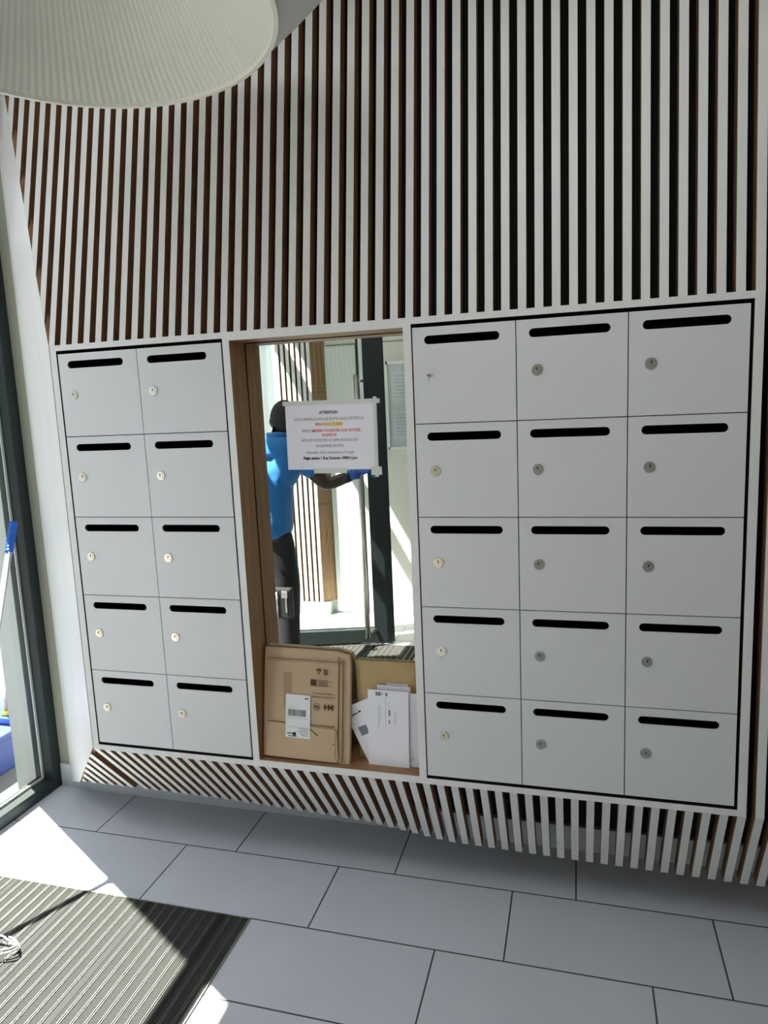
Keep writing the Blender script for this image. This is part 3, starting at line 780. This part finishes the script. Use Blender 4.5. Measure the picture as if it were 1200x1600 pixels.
# ------------------------------------------------------------ pleated ceiling lamp
LZ = 2.38
s_ = (LZ - 1.577797) / (3 - 1.577797)
LCX = 1.636137 + s_ * (-0.1128 - 1.636137); LCY = -1.956061 + s_ * (0.3332 + 1.956061); LR = 0.7551 * s_
lamp = thing('pleated_ceiling_lamp', 'large round pleated fabric lamp hanging from the ceiling in front of the slats', 'ceiling lamp', (LCX, LCY, LZ))
NP = 150
def pleat_surface(name, rings_, mk, amp, seg=4):
    bm = bmesh.new(); rows = []
    for rad, z in rings_:
        row = []
        for i in range(NP * seg):
            a = 2 * PI * i / (NP * seg)
            dr = amp * math.cos(2 * PI * i / seg) * min(1, rad / LR)
            row.append(bm.verts.new((LCX + (rad + dr) * math.cos(a), LCY + (rad + dr) * math.sin(a), z + dr * 0.5)))
        rows.append(row)
    n = NP * seg
    for a, b in zip(rows, rows[1:]):
        for i in range(n):
            f = bm.faces.new([a[i], a[(i + 1) % n], b[(i + 1) % n], b[i]]); f.smooth = True
    if rings_[-1][0] < 0.15 and name == 'inner_diffuser': bm.faces.new(rows[-1])
    return obj(name, bm, mk, lamp)
top_z = LZ + 0.24
pleat_surface('inner_diffuser', [(LR - 0.006, LZ + 0.001), (LR - 0.05, LZ + 0.05), (LR * 0.62, LZ + 0.22), (LR * 0.25, LZ + 0.40), (0.02, LZ + 0.44)], 'lampin', 0.0010)
pleat_surface('outer_shade', [(LR + 0.001, LZ + 0.004), (LR + 0.10, LZ + 0.10), (LR + 0.235, top_z)], 'lampout', 0.0022)
bm = bmesh.new()
for i in range(160):
    a0 = 2 * PI * i / 160; a1 = 2 * PI * (i + 1) / 160
    q = []
    for a in (a0, a1):
        for dr, dz in ((-0.009, 0.006), (-0.006, -0.004), (0.004, -0.004), (0.007, 0.010)):
            q.append(bm.verts.new((LCX + (LR + dr) * math.cos(a), LCY + (LR + dr) * math.sin(a), LZ + dz)))
    for j in range(4): bm.faces.new([q[j], q[4 + j], q[4 + (j + 1) % 4], q[(j + 1) % 4]])
bmesh.ops.remove_doubles(bm, verts=bm.verts, dist=1e-5)
obj('rim', bm, 'rim', lamp)
bm = bmesh.new(); add_cyl(bm, (LCX, LCY, top_z - 0.10), (LCX, LCY, ZC - 0.001), 0.012)
add_cyl(bm, (LCX, LCY, ZC - 0.03), (LCX, LCY, ZC - 0.001), 0.06); obj('hanging_rod', bm, 'steel', lamp)
bm = bmesh.new()
add_cyl(bm, (LCX, LCY, top_z - 0.002), (LCX, LCY, top_z + 0.004), LR + 0.23, seg=64); obj('top_plate', bm, 'lampout', lamp)

# added fill panels under the ceiling, out of view, brightening wall and floor
em = bpy.data.materials.new('fill_diffuser'); em.use_nodes = True
em.node_tree.nodes['Principled BSDF'].inputs['Emission Color'].default_value = (0.95, 0.97, 1.0, 1)
em.node_tree.nodes['Principled BSDF'].inputs['Emission Strength'].default_value = FILL_STR
M['lit'] = em
for i, (cx, where) in enumerate(((-0.18, 'nearest the glass door'), (1.55, 'farther from the glass door'))):
    t_ = thing('fill_panel', f'added flat square fill light, {where}', 'ceiling light', (cx, -1.15, ZC), 'added fill lights under the ceiling')
    bm = bmesh.new(); add_box(bm, cx - 0.30, cx + 0.30, -1.45, -0.85, ZC - 0.030, ZC - 0.0005); obj('frame', bm, 'white', t_, 0.003)
    bm = bmesh.new(); add_box(bm, cx - 0.28, cx + 0.28, -1.43, -0.87, ZC - 0.034, ZC - 0.0302); obj('diffuser', bm, 'lit', t_)

# ------------------------------------------------------------ broom leaning on the window frame
T0 = Vector((-0.538, 0.292, 1.19)); F0 = Vector((-0.17, -0.54, 0.03))
dv = (F0 - T0).normalized()
br = thing('broom', 'pale metal broom pole with a blue ribbed grip leaning on the dark window frame', 'broom', F0)
bm = bmesh.new(); add_cyl(bm, T0 + dv * 0.10, F0, 0.0115, seg=20); obj('pole', bm, 'pole', br)
bm = bmesh.new()
for i in range(9):
    a = T0 + dv * (0.015 * i); b = T0 + dv * (0.015 * (i + 1))
    add_cyl(bm, a, (a + b) / 2, 0.0145, 0.0168, 20); add_cyl(bm, (a + b) / 2, b, 0.0168, 0.0145, 20)
obj('grip', bm, 'bluegrip', br)
bm = bmesh.new(); add_box(bm, F0.x - 0.16, F0.x + 0.14, F0.y - 0.03, F0.y + 0.03, 0.03, 0.055)
add_box(bm, F0.x - 0.155, F0.x + 0.135, F0.y - 0.026, F0.y + 0.026, 0.0055, 0.03); obj('broom_head', bm, 'bluebox', br, 0.006)
# coil of pale cord on the mat
pts = []
for i in range(26):
    a = i * 0.55; r_ = 0.035 + 0.008 * math.sin(i * 1.7)
    pts.append((-0.045 + r_ * math.cos(a) * 1.4, -0.47 + r_ * math.sin(a), 0.008 + 0.0012 * i))
tag(tube('coiled_cord', pts, 0.0026, 'lab'), 'pale coiled cord lying on the ribbed mat at the left edge', 'cord')

# ------------------------------------------------------------ outside, seen through the glass
cr = thing('blue_crate', 'dark blue plastic crate outside behind the glass with a paper on its lid', 'crate', (-1.3, 0.42, -0.02))
bm = bmesh.new(); add_box(bm, -1.75, -0.92, 0.02, 0.80, -0.02, 0.14); obj('crate_body', bm, 'bluebox', cr, 0.01)
bm = bmesh.new(); add_box(bm, -1.78, -0.90, -0.01, 0.83, 0.14, 0.17); obj('lid', bm, 'bluebox', cr, 0.008)
tag(boxobj('paper_sheet', (-1.20, -1.04, 0.33, 0.58, 0.1705, 0.1725), 'paper'), 'white sheet lying on the blue crate outside', 'paper')
sq = thing('cleaning_brush', 'wooden pole with blue and yellow brush head resting on the crate outside', 'brush', (-1.1, 0.60, 0.2))
bm = bmesh.new(); add_cyl(bm, (-1.02, 0.60, 0.20), (-0.80, 0.50, 0.66), 0.013); add_cyl(bm, (-0.80, 0.50, 0.66), (-0.775, 0.485, 0.72), 0.013); obj('pole', bm, 'brownpole', sq)
bm = bmesh.new(); add_box(bm, -1.10, -0.95, 0.55, 0.66, 0.172, 0.205); obj('brush_head', bm, 'bluegrip', sq, 0.01)
bm = bmesh.new(); add_box(bm, -1.02, -0.99, 0.57, 0.62, 0.205, 0.225); obj('clip', bm, 'yel', sq, 0.004)
bk = thing('blue_bucket', 'round bright blue bucket outside behind the broom pole', 'bucket', (-2.3, 1.2, 0))
bm = bmesh.new(); add_cyl(bm, (-2.3, 1.05, -0.02), (-2.3, 1.05, 0.42), 0.22, 0.28, 36); obj('bucket_body', bm, 'bluegrip', bk)
bm = bmesh.new(); add_cyl(bm, (-2.3, 1.05, 0.40), (-2.3, 1.05, 0.43), 0.29, 0.29, 36); obj('bucket_rim', bm, 'bluegrip', bk)
ho = thing('building', 'pale building across the street seen through the glass', 'building', (-9, 6, 0))
bm = bmesh.new(); add_box(bm, -11, -8, -6, 10, -0.02, 3.4); obj('wall', bm, 'house', ho)
for i in range(5):
    bm = bmesh.new(); add_box(bm, -8.02, -7.98, -5 + i * 3, -3.8 + i * 3, 0.9, 2.4); obj('window', bm, 'anth', ho)

# ------------------------------------------------------------ opposite side of the hall (seen in the mirror)
op = thing('opposite_slatted_cladding', 'slatted white cladding on the opposite wall, seen in the mirror behind the man', 'wall cladding', (-0.45, -2.8, 0))
bm = bmesh.new()
SX1 = -0.275
for i in range(8):
    x1 = SX1 - i * 0.042; x0 = x1 - 0.026
    if x0 < -0.555: break
    prof = [(-2.775, 0.105), (-2.775, 0.5), (-2.775, 2.6), (-2.815, 2.6), (-2.815, 0.105)]
    add_prism_x(bm, prof, x0, x1)
bmesh.ops.recalc_face_normals(bm, faces=bm.faces)
for f in bm.faces: f.material_index = 0 if f.normal.y > 0.3 else 1
obj('slats', bm, ['white', 'woodside'], op, recalc=False)
bm = bmesh.new(); add_box(bm, -0.555, SX1, -2.869, -2.835, 0.105, 2.6); obj('backing_board', bm, 'woodside', op)
bm = bmesh.new()
pr = [(SX1, -2.775), (SX1 + 0.085, -2.869), (SX1 + 0.065, -2.869), (SX1 - 0.002, -2.800)]
A = [bm.verts.new((x, y, 0.10)) for x, y in pr]; B = [bm.verts.new((x, y, 2.6)) for x, y in pr]
bm.faces.new(A); bm.faces.new(B[::-1])
for i in range(4): bm.faces.new([A[i], B[i], B[(i + 1) % 4], A[(i + 1) % 4]])
obj('side_board', bm, 'wood', op)
bm = bmesh.new(); add_box(bm, -0.555, SX1 + 0.05, -2.869, -2.772, 0.0, 0.10); obj('plinth', bm, 'skirt', op)

# flat service door in the opposite wall
d2 = bpy.data.objects.new('door_2', None); COL.objects.link(d2); d2['kind'] = 'structure'; d2.location = (-0.06, YO, 0)
bm = bmesh.new(); add_box(bm, -0.185, 0.055, YO, YO + 0.02, 0.01, 2.05); obj('door_panel', bm, 'ceil', d2)
bm = bmesh.new(); add_box(bm, 0.062, 0.082, YO, YO + 0.024, 0.0, 2.6); obj('door_reveal', bm, 'anth', d2)
bm = bmesh.new(); add_box(bm, 0.082, 0.12, YO, YO + 0.03, 0.0, 2.6); obj('door_frame', bm, 'ceil', d2)
bm = bmesh.new(); add_box(bm, -0.18, 0.5, YO, YO + 0.004, 2.062, 2.068); struct('trim_1', bm, 'inkgrey')
# glazed notice case
nc = thing('notice_case', 'white-framed glazed notice case on the cream opposite wall, reflected right in the mirror', 'notice board', (0.50, YO, 1.6))
bm = bmesh.new(); add_box(bm, 0.295, 0.70, YO, YO + 0.03, 1.285, 1.915)
obj('case_back', bm, 'lab', nc)
bm = bmesh.new()
for b in ((0.29, 0.705, 1.895, 1.92), (0.29, 0.705, 1.28, 1.295), (0.29, 0.302, 1.28, 1.92), (0.693, 0.705, 1.28, 1.92)):
    add_box(bm, b[0], b[1], YO, YO + 0.042, b[2], b[3])
obj('case_frame', bm, 'lab', nc)
for i, (x, z, wd, hh) in enumerate(((0.33, 1.60, 0.16, 0.24), (0.51, 1.62, 0.16, 0.22), (0.33, 1.34, 0.16, 0.22), (0.52, 1.33, 0.15, 0.24))):
    bm = bmesh.new(); add_box(bm, x, x + wd, YO + 0.030, YO + 0.032, z, z + hh); o = obj('posted_sheet', bm, 'paper', nc)
    bm = bmesh.new()
    for j in range(7): add_box(bm, x + 0.02, x + wd - 0.02 - 0.01 * (j % 3), YO + 0.032, YO + 0.0325, z + hh - 0.03 - j * 0.025, z + hh - 0.026 - j * 0.025)
    obj('printed_lines', bm, 'inkpale', nc)
bm = bmesh.new(); add_box(bm, 0.302, 0.693, YO + 0.038, YO + 0.040, 1.295, 1.895); obj('case_glass', bm, 'sleeve', nc)

# ------------------------------------------------------------ man seen in the mirror, his back to it
def skin_mesh(name, joints, edges, mk, parent, sub=2):
    """joints: list of ((x,y,z),(rx,ry)); first one is the root"""
    me = bpy.data.meshes.new(name); me.from_pydata([j[0] for j in joints], edges, [])
    o = bpy.data.objects.new(name, me); COL.objects.link(o)
    sk = o.modifiers.new('skin', 'SKIN'); sk.use_smooth_shade = True; sk.branch_smoothing = 0.6
    lay = me.skin_vertices[0].data if me.skin_vertices else None
    if lay is None:
        bm = bmesh.new(); bm.from_mesh(me); bm.verts.layers.skin.verify(); bm.to_mesh(me); bm.free(); lay = me.skin_vertices[0].data
    for i, j in enumerate(joints):
        lay[i].radius = j[1]; lay[i].use_root = (i == 0)
    ss = o.modifiers.new('sub', 'SUBSURF'); ss.levels = sub; ss.render_levels = sub
    bpy.context.view_layer.update()
    m2 = bpy.data.meshes.new_from_object(o.evaluated_get(bpy.context.evaluated_depsgraph_get()))
    bpy.data.objects.remove(o)
    m2.materials.clear(); m2.materials.append(M[mk])
    for p in m2.polygons: p.use_smooth = True
    o = bpy.data.objects.new(name, m2); COL.objects.link(o)
    if parent is not None:
        o.parent = parent; o.matrix_parent_inverse = Matrix.Translation(parent.location).inverted()
    return o
PY = -1.48
man = thing('person', 'person in a bright blue T-shirt and black work trousers holding the glass door', 'person', (-0.06, PY, 0.0))
hipz = 0.84
J = dict(
    pelvis=((-0.060, PY, hipz), (0.145, 0.105)), waist=((-0.055, PY, 0.98), (0.135, 0.100)), chest=((-0.050, PY - 0.02, 1.16), (0.160, 0.115)),
    upper=((-0.040, PY - 0.02, 1.31), (0.165, 0.100)), neck=((0.002, PY - 0.04, 1.43), (0.064, 0.066)), headb=((0.024, PY - 0.057, 1.545), (0.052, 0.056)),
    lsh=((0.120, PY - 0.04, 1.335), (0.066, 0.066)), lel=((0.245, PY - 0.10, 1.155), (0.045, 0.045)), lwr=((0.405, PY - 0.14, 1.215), (0.028, 0.030)),
    rsh=((-0.215, PY - 0.01, 1.325), (0.066, 0.066)), rel=((-0.290, PY - 0.06, 1.09), (0.045, 0.045)), rwr=((-0.230, PY - 0.26, 0.99), (0.028, 0.030)),
    lhip=((0.000, PY, 0.78), (0.092, 0.092)), lkn=((-0.010, PY - 0.01, 0.44), (0.062, 0.064)), lan=((-0.010, PY + 0.02, 0.09), (0.040, 0.044)), lto=((0.010, PY - 0.15, 0.035), (0.036, 0.026)),
    rhip=((-0.135, PY, 0.78), (0.092, 0.092)), rkn=((-0.170, PY - 0.05, 0.44), (0.062, 0.064)), ran=((-0.180, PY - 0.02, 0.09), (0.040, 0.044)), rto=((-0.190, PY - 0.19, 0.035), (0.036, 0.026)))
order = list(J); idx = {k: i for i, k in enumerate(order)}
E_ = [('pelvis', 'waist'), ('waist', 'chest'), ('chest', 'upper'), ('upper', 'neck'), ('neck', 'headb'), ('upper', 'lsh'), ('lsh', 'lel'), ('lel', 'lwr'),
      ('upper', 'rsh'), ('rsh', 'rel'), ('rel', 'rwr'), ('pelvis', 'lhip'), ('lhip', 'lkn'), ('lkn', 'lan'), ('lan', 'lto'), ('pelvis', 'rhip'), ('rhip', 'rkn'), ('rkn', 'ran'), ('ran', 'rto')]
shr = {k: (v[0], (v[1][0] * 0.9, v[1][1] * 0.9)) if k in ('pelvis', 'waist', 'chest', 'upper', 'lhip', 'rhip', 'lkn', 'rkn') else v for k, v in J.items()}
body = skin_mesh('body', [shr[k] for k in order], [(idx[a], idx[b]) for a, b in E_], 'skin', man)
# head joined into the body mesh
bm = bmesh.new()
hr = Matrix.Rotation(R(-38), 4, 'Z')               # turned towards the door, away from the mirror
hc = Vector((0.030, PY - 0.060, 1.535))
ret = bmesh.ops.create_uvsphere(bm, u_segments=40, v_segments=28, radius=1.0)
for v in ret['verts']:
    x, y, z = v.co
    sx, sy, sz = 0.083, 0.102, 0.116
    if z < -0.1: k_ = 1 - 0.28 * min(1, (-z - 0.1)); sx *= k_; sy *= 0.96 if y < 0 else 0.80
    p = Vector((x * sx, y * sy, z * sz))
    # nose, brow, mouth, chin towards -y
    if y < -0.5:
        nb = math.exp(-((x / 0.16) ** 2) - ((z + 0.10) / 0.22) ** 2); p.y -= 0.020 * nb
        eb = math.exp(-(((abs(x) - 0.34) / 0.16) ** 2) - ((z - 0.08) / 0.12) ** 2); p.y += 0.010 * eb
        mb = math.exp(-((x / 0.25) ** 2) - ((z + 0.45) / 0.10) ** 2); p.y -= 0.008 * mb
        cb = math.exp(-((x / 0.28) ** 2) - ((z + 0.82) / 0.18) ** 2); p.y -= 0.012 * cb
    v.co = hc + hr @ p
for f in bm.faces: f.smooth = True
for sx in (-1, 1):
    em = Matrix.Translation(hc + hr @ Vector((sx * 0.079, 0.004, -0.002))) @ hr @ Matrix.Rotation(sx * R(18), 4, 'Z')
    add_ellipsoid(bm, (0, 0, 0), (0.008, 0.019, 0.031), 16, 12, 0, None, em)
    add_ellipsoid(bm, (sx * 0.006, -0.004, -0.002), (0.005, 0.009, 0.015), 12, 8, 0, None, em)
hm = bpy.data.meshes.new('head'); bm.to_mesh(hm); bm.free()
bm = bmesh.new(); bm.from_mesh(body.data); bm.from_mesh(hm)
# fingers
def hand(bm, wrist, fwd, upv, s=1.0, curl=0.6, flip=1):
    """palm box plus five bent fingers"""
    f = Vector(fwd).normalized(); u = Vector(upv).normalized(); sd_ = f.cross(u).normalized(); u = sd_.cross(f)
    mx = Matrix((( sd_.x, f.x, u.x, wrist[0]), (sd_.y, f.y, u.y, wrist[1]), (sd_.z, f.z, u.z, wrist[2]), (0, 0, 0, 1)))
    def el(c, r): add_ellipsoid(bm, c, r, 16, 10, 0, None, mx)
    el((0, 0.045 * s, 0), (0.042 * s, 0.055 * s, 0.016 * s)); el((0, 0.004, 0), (0.028 * s, 0.03 * s, 0.022 * s))
    for i, (fx, ln) in enumerate(((-0.031, 0.068), (-0.011, 0.078), (0.010, 0.072), (0.030, 0.056))):
        p = Vector((fx * s, 0.088 * s, 0)); a = 0.15
        for seg_, (q, rad) in enumerate(((0.45, 0.0092), (0.30, 0.0084), (0.25, 0.0076))):
            a += curl; d = Vector((0, math.cos(a), -math.sin(a))) * ln * q * s
            add_cyl(bm, mx @ p, mx @ (p + d), rad * s, rad * 0.92 * s, 12)
            el(p + d, (rad * s, rad * s, rad * s)); p = p + d
    p = Vector((-0.034 * s * flip, 0.02 * s, -0.004)); 
    for q, a, rad in ((0.036, 0.85, 0.012), (0.030, 0.45, 0.010)):
        d = Vector((-math.sin(a) * flip, math.cos(a), -0.35)) * q * s
        add_cyl(bm, mx @ p, mx @ (p + d), rad * s, rad * 0.9 * s, 12); el(p + d, (rad * s * .95,) * 3); p = p + d
hand(bm, J['rwr'][0], (0.25, -0.9, -0.25), (0, 0, 1), 1.0, 0.45, 1)
me2 = bpy.data.meshes.new('body'); bm.to_mesh(me2); bm.free(); me2.materials.append(M['skin'])
for p in me2.polygons: p.use_smooth = True
body.data = me2
bm = bmesh.new(); hand(bm, (J['lwr'][0][0] + 0.01, J['lwr'][0][1] - 0.006, J['lwr'][0][2] + 0.003), (0.55, -0.75, 0.25), (0.2, 0.2, 1), 1.0, 0.55, -1)
add_cyl(bm, (0.375, PY - 0.134, 1.205), (0.425, PY - 0.145, 1.222), 0.033, 0.036, 20)
obj('glove', bm, 'glove', man)
bm = bmesh.new(); add_cyl(bm, (0.350, PY - 0.126, 1.194), (0.378, PY - 0.134, 1.205), 0.034, 0.034, 20)
add_cyl(bm, (0.362, PY - 0.095, 1.200), (0.362, PY - 0.088, 1.200), 0.018, 0.018, 20); obj('watch', bm, 'leather', man)
# hair: very short cap
bm = bmesh.new(); ret = bmesh.ops.create_uvsphere(bm, u_segments=40, v_segments=28, radius=1.0)
dl = []
for v in ret['verts']:
    x, y, z = v.co
    if z < -0.05 - 0.55 * y - 0.15 * max(0, y) or (y < -0.55 and z < 0.75): dl.append(v); continue
    v.co = hc + hr @ Vector((x * 0.0842, y * 0.1035, z * 0.1175))
bmesh.ops.delete(bm, geom=dl, context='VERTS')
for f in bm.faces: f.smooth = True
obj('hair', bm, 'hair', man)
for sx in (-1, 1):
    bm = bmesh.new(); add_ellipsoid(bm, hc + hr @ Vector((sx * 0.027, -0.080, 0.008)), (0.012, 0.010, 0.008)); obj('eye', bm, 'eye', man)
# clothes
SH = dict(
    w=((-0.060, PY, 0.835), (0.165, 0.133)), a=((-0.055, PY, 1.00), (0.146, 0.120)), c=((-0.048, PY - 0.02, 1.17), (0.172, 0.132)),
    u=((-0.035, PY - 0.02, 1.345), (0.165, 0.118)),
    l=((0.118, PY - 0.04, 1.350), (0.080, 0.080)), l2=((0.205, PY - 0.08, 1.215), (0.070, 0.070)), r=((-0.213, PY - 0.01, 1.345), (0.080, 0.080)), r2=((-0.262, PY - 0.04, 1.17), (0.070, 0.070)))
so = list(SH); si = {k: i for i, k in enumerate(so)}
shirt = skin_mesh('shirt', [SH[k] for k in so], [(si[a], si[b]) for a, b in (('w', 'a'), ('a', 'c'), ('c', 'u'), ('u', 'l'), ('l', 'l2'), ('u', 'r'), ('r', 'r2'))], 'shirt', man)
bm = bmesh.new(); rows = []
for z, rx_, ry_, cx_, cy_ in ((1.345, 0.165, 0.106, -0.035, -0.020), (1.395, 0.160, 0.100, -0.026, -0.024), (1.42, 0.122, 0.094, -0.014, -0.030), (1.44, 0.092, 0.085, -0.004, -0.036), (1.456, 0.078, 0.077, 0.003, -0.040)):
    rows.append([bm.verts.new((cx_ + rx_ * math.cos(2 * PI * i / 40), PY + cy_ + ry_ * math.sin(2 * PI * i / 40), z)) for i in range(40)])
for a, b in zip(rows, rows[1:]):
    for i in range(40):
        f = bm.faces.new([a[i], a[(i + 1) % 40], b[(i + 1) % 40], b[i]]); f.smooth = True
bm.faces.new(rows[0]); bm.faces.new(rows[-1][::-1])
for cx_, rx_ in ((0.030, 0.088), (-0.115, 0.088)): add_ellipsoid(bm, (cx_, PY - 0.022, 1.275), (rx_, 0.108, 0.125))
bm.from_mesh(shirt.data)
bmesh.ops.recalc_face_normals(bm, faces=bm.faces)
tm = bpy.data.meshes.new('shirt'); bm.to_mesh(tm); bm.free()
tmp = bpy.data.objects.new('shirt_tmp', tm); COL.objects.link(tmp)
rm = tmp.modifiers.new('r', 'REMESH'); rm.mode = 'VOXEL'; rm.voxel_size = 0.007
sm_ = tmp.modifiers.new('s', 'SMOOTH'); sm_.iterations = 14; sm_.factor = 0.6
bpy.context.view_layer.update()
nm = bpy.data.meshes.new_from_object(tmp.evaluated_get(bpy.context.evaluated_depsgraph_get()))
bpy.data.objects.remove(tmp)
nm.materials.clear(); nm.materials.append(M['shirt'])
for p in nm.polygons: p.use_smooth = True
shirt.data = nm
bm = bmesh.new(); cc = Vector((0.004, PY - 0.040, 1.455)); N1, N2 = 32, 8
cr_ = [[bm.verts.new(cc + Vector(((0.078 + 0.007 * math.cos(b)) * math.cos(a), (0.078 + 0.007 * math.cos(b)) * math.sin(a), 0.012 * math.sin(b) + 0.10 * 0.078 * math.sin(a)))) for b in [2 * PI * j / N2 for j in range(N2)]] for a in [2 * PI * i / N1 for i in range(N1)]]
for i in range(N1):
    for j in range(N2):
        f = bm.faces.new([cr_[i][j], cr_[(i + 1) % N1][j], cr_[(i + 1) % N1][(j + 1) % N2], cr_[i][(j + 1) % N2]]); f.smooth = True
obj('collar', bm, 'shirt', man)
TR = dict(
    w=((-0.060, PY, 1.03), (0.128, 0.100)), p=((-0.060, PY, 0.82), (0.155, 0.124)),
    lh=((0.000, PY, 0.73), (0.105, 0.112)), lk=((-0.008, PY - 0.01, 0.44), (0.078, 0.080)), la=((-0.010, PY + 0.01, 0.075), (0.066, 0.070)),
    rh=((-0.135, PY, 0.73), (0.105, 0.112)), rk=((-0.168, PY - 0.05, 0.44), (0.078, 0.080)), ra=((-0.180, PY - 0.03, 0.075), (0.066, 0.070)))
to = list(TR); ti = {k: i for i, k in enumerate(to)}
skin_mesh('trousers', [TR[k] for k in to], [(ti[a], ti[b]) for a, b in (('w', 'p'), ('p', 'lh'), ('lh', 'lk'), ('lk', 'la'), ('p', 'rh'), ('rh', 'rk'), ('rk', 'ra'))], 'trouser', man)
for cx, cy in ((-0.010, PY - 0.05), (-0.183, PY - 0.09)):
    bm = bmesh.new(); add_ellipsoid(bm, (cx, cy, 0.045), (0.052, 0.135, 0.045)); add_box(bm, cx - 0.045, cx + 0.045, cy - 0.11, cy + 0.10, 0.0062, 0.03)
    obj('shoe', bm, 'shoe', man, 0.004)
# tool pouch with tools on the left thigh and a belt clip
bm = bmesh.new(); add_box(bm, -0.035, 0.085, PY + 0.090, PY + 0.135, 0.42, 0.60); obj('tool_pouch', bm, 'leather', man, 0.012)
bm = bmesh.new(); add_cyl(bm, (0.000, PY + 0.140, 0.43), (0.000, PY + 0.140, 0.58), 0.006); obj('screwdriver', bm, 'steel', man)
bm = bmesh.new(); add_box(bm, 0.030, 0.066, PY + 0.134, PY + 0.144, 0.545, 0.585); add_box(bm, 0.050, 0.060, PY + 0.134, PY + 0.143, 0.46, 0.55); obj('pliers', bm, 'steel', man, 0.002)
bm = bmesh.new(); add_box(bm, -0.075, -0.03, PY + 0.128, PY + 0.140, 0.835, 0.855); obj('belt_clip', bm, 'steel', man, 0.003)

# lettering on the back of the shirt
BK = Matrix.Translation((-0.065, PY + 0.112, 1.335)) @ Matrix.Rotation(PI, 4, 'Z') @ Matrix.Rotation(R(-14), 4, 'X') @ FRONT
tl = text('shirt_lettering', 'R', 0.055, BK, 'lab', man)
tl2 = text('shirt_lettering', 'P', 0.040, BK @ Matrix.Translation((0.0, -0.085, 0)), 'lab', man)
from mathutils.bvhtree import BVHTree
bv = BVHTree.FromPolygons([v.co for v in shirt.data.vertices], [tuple(p.vertices) for p in shirt.data.polygons])
for t_ in (tl, tl2):
    for v in t_.data.vertices:
        h = bv.ray_cast(Vector((v.co.x, PY + 0.5, v.co.z)), Vector((0, -1, 0)))
        if h[0] is not None: v.co.y = h[0].y + 0.0012
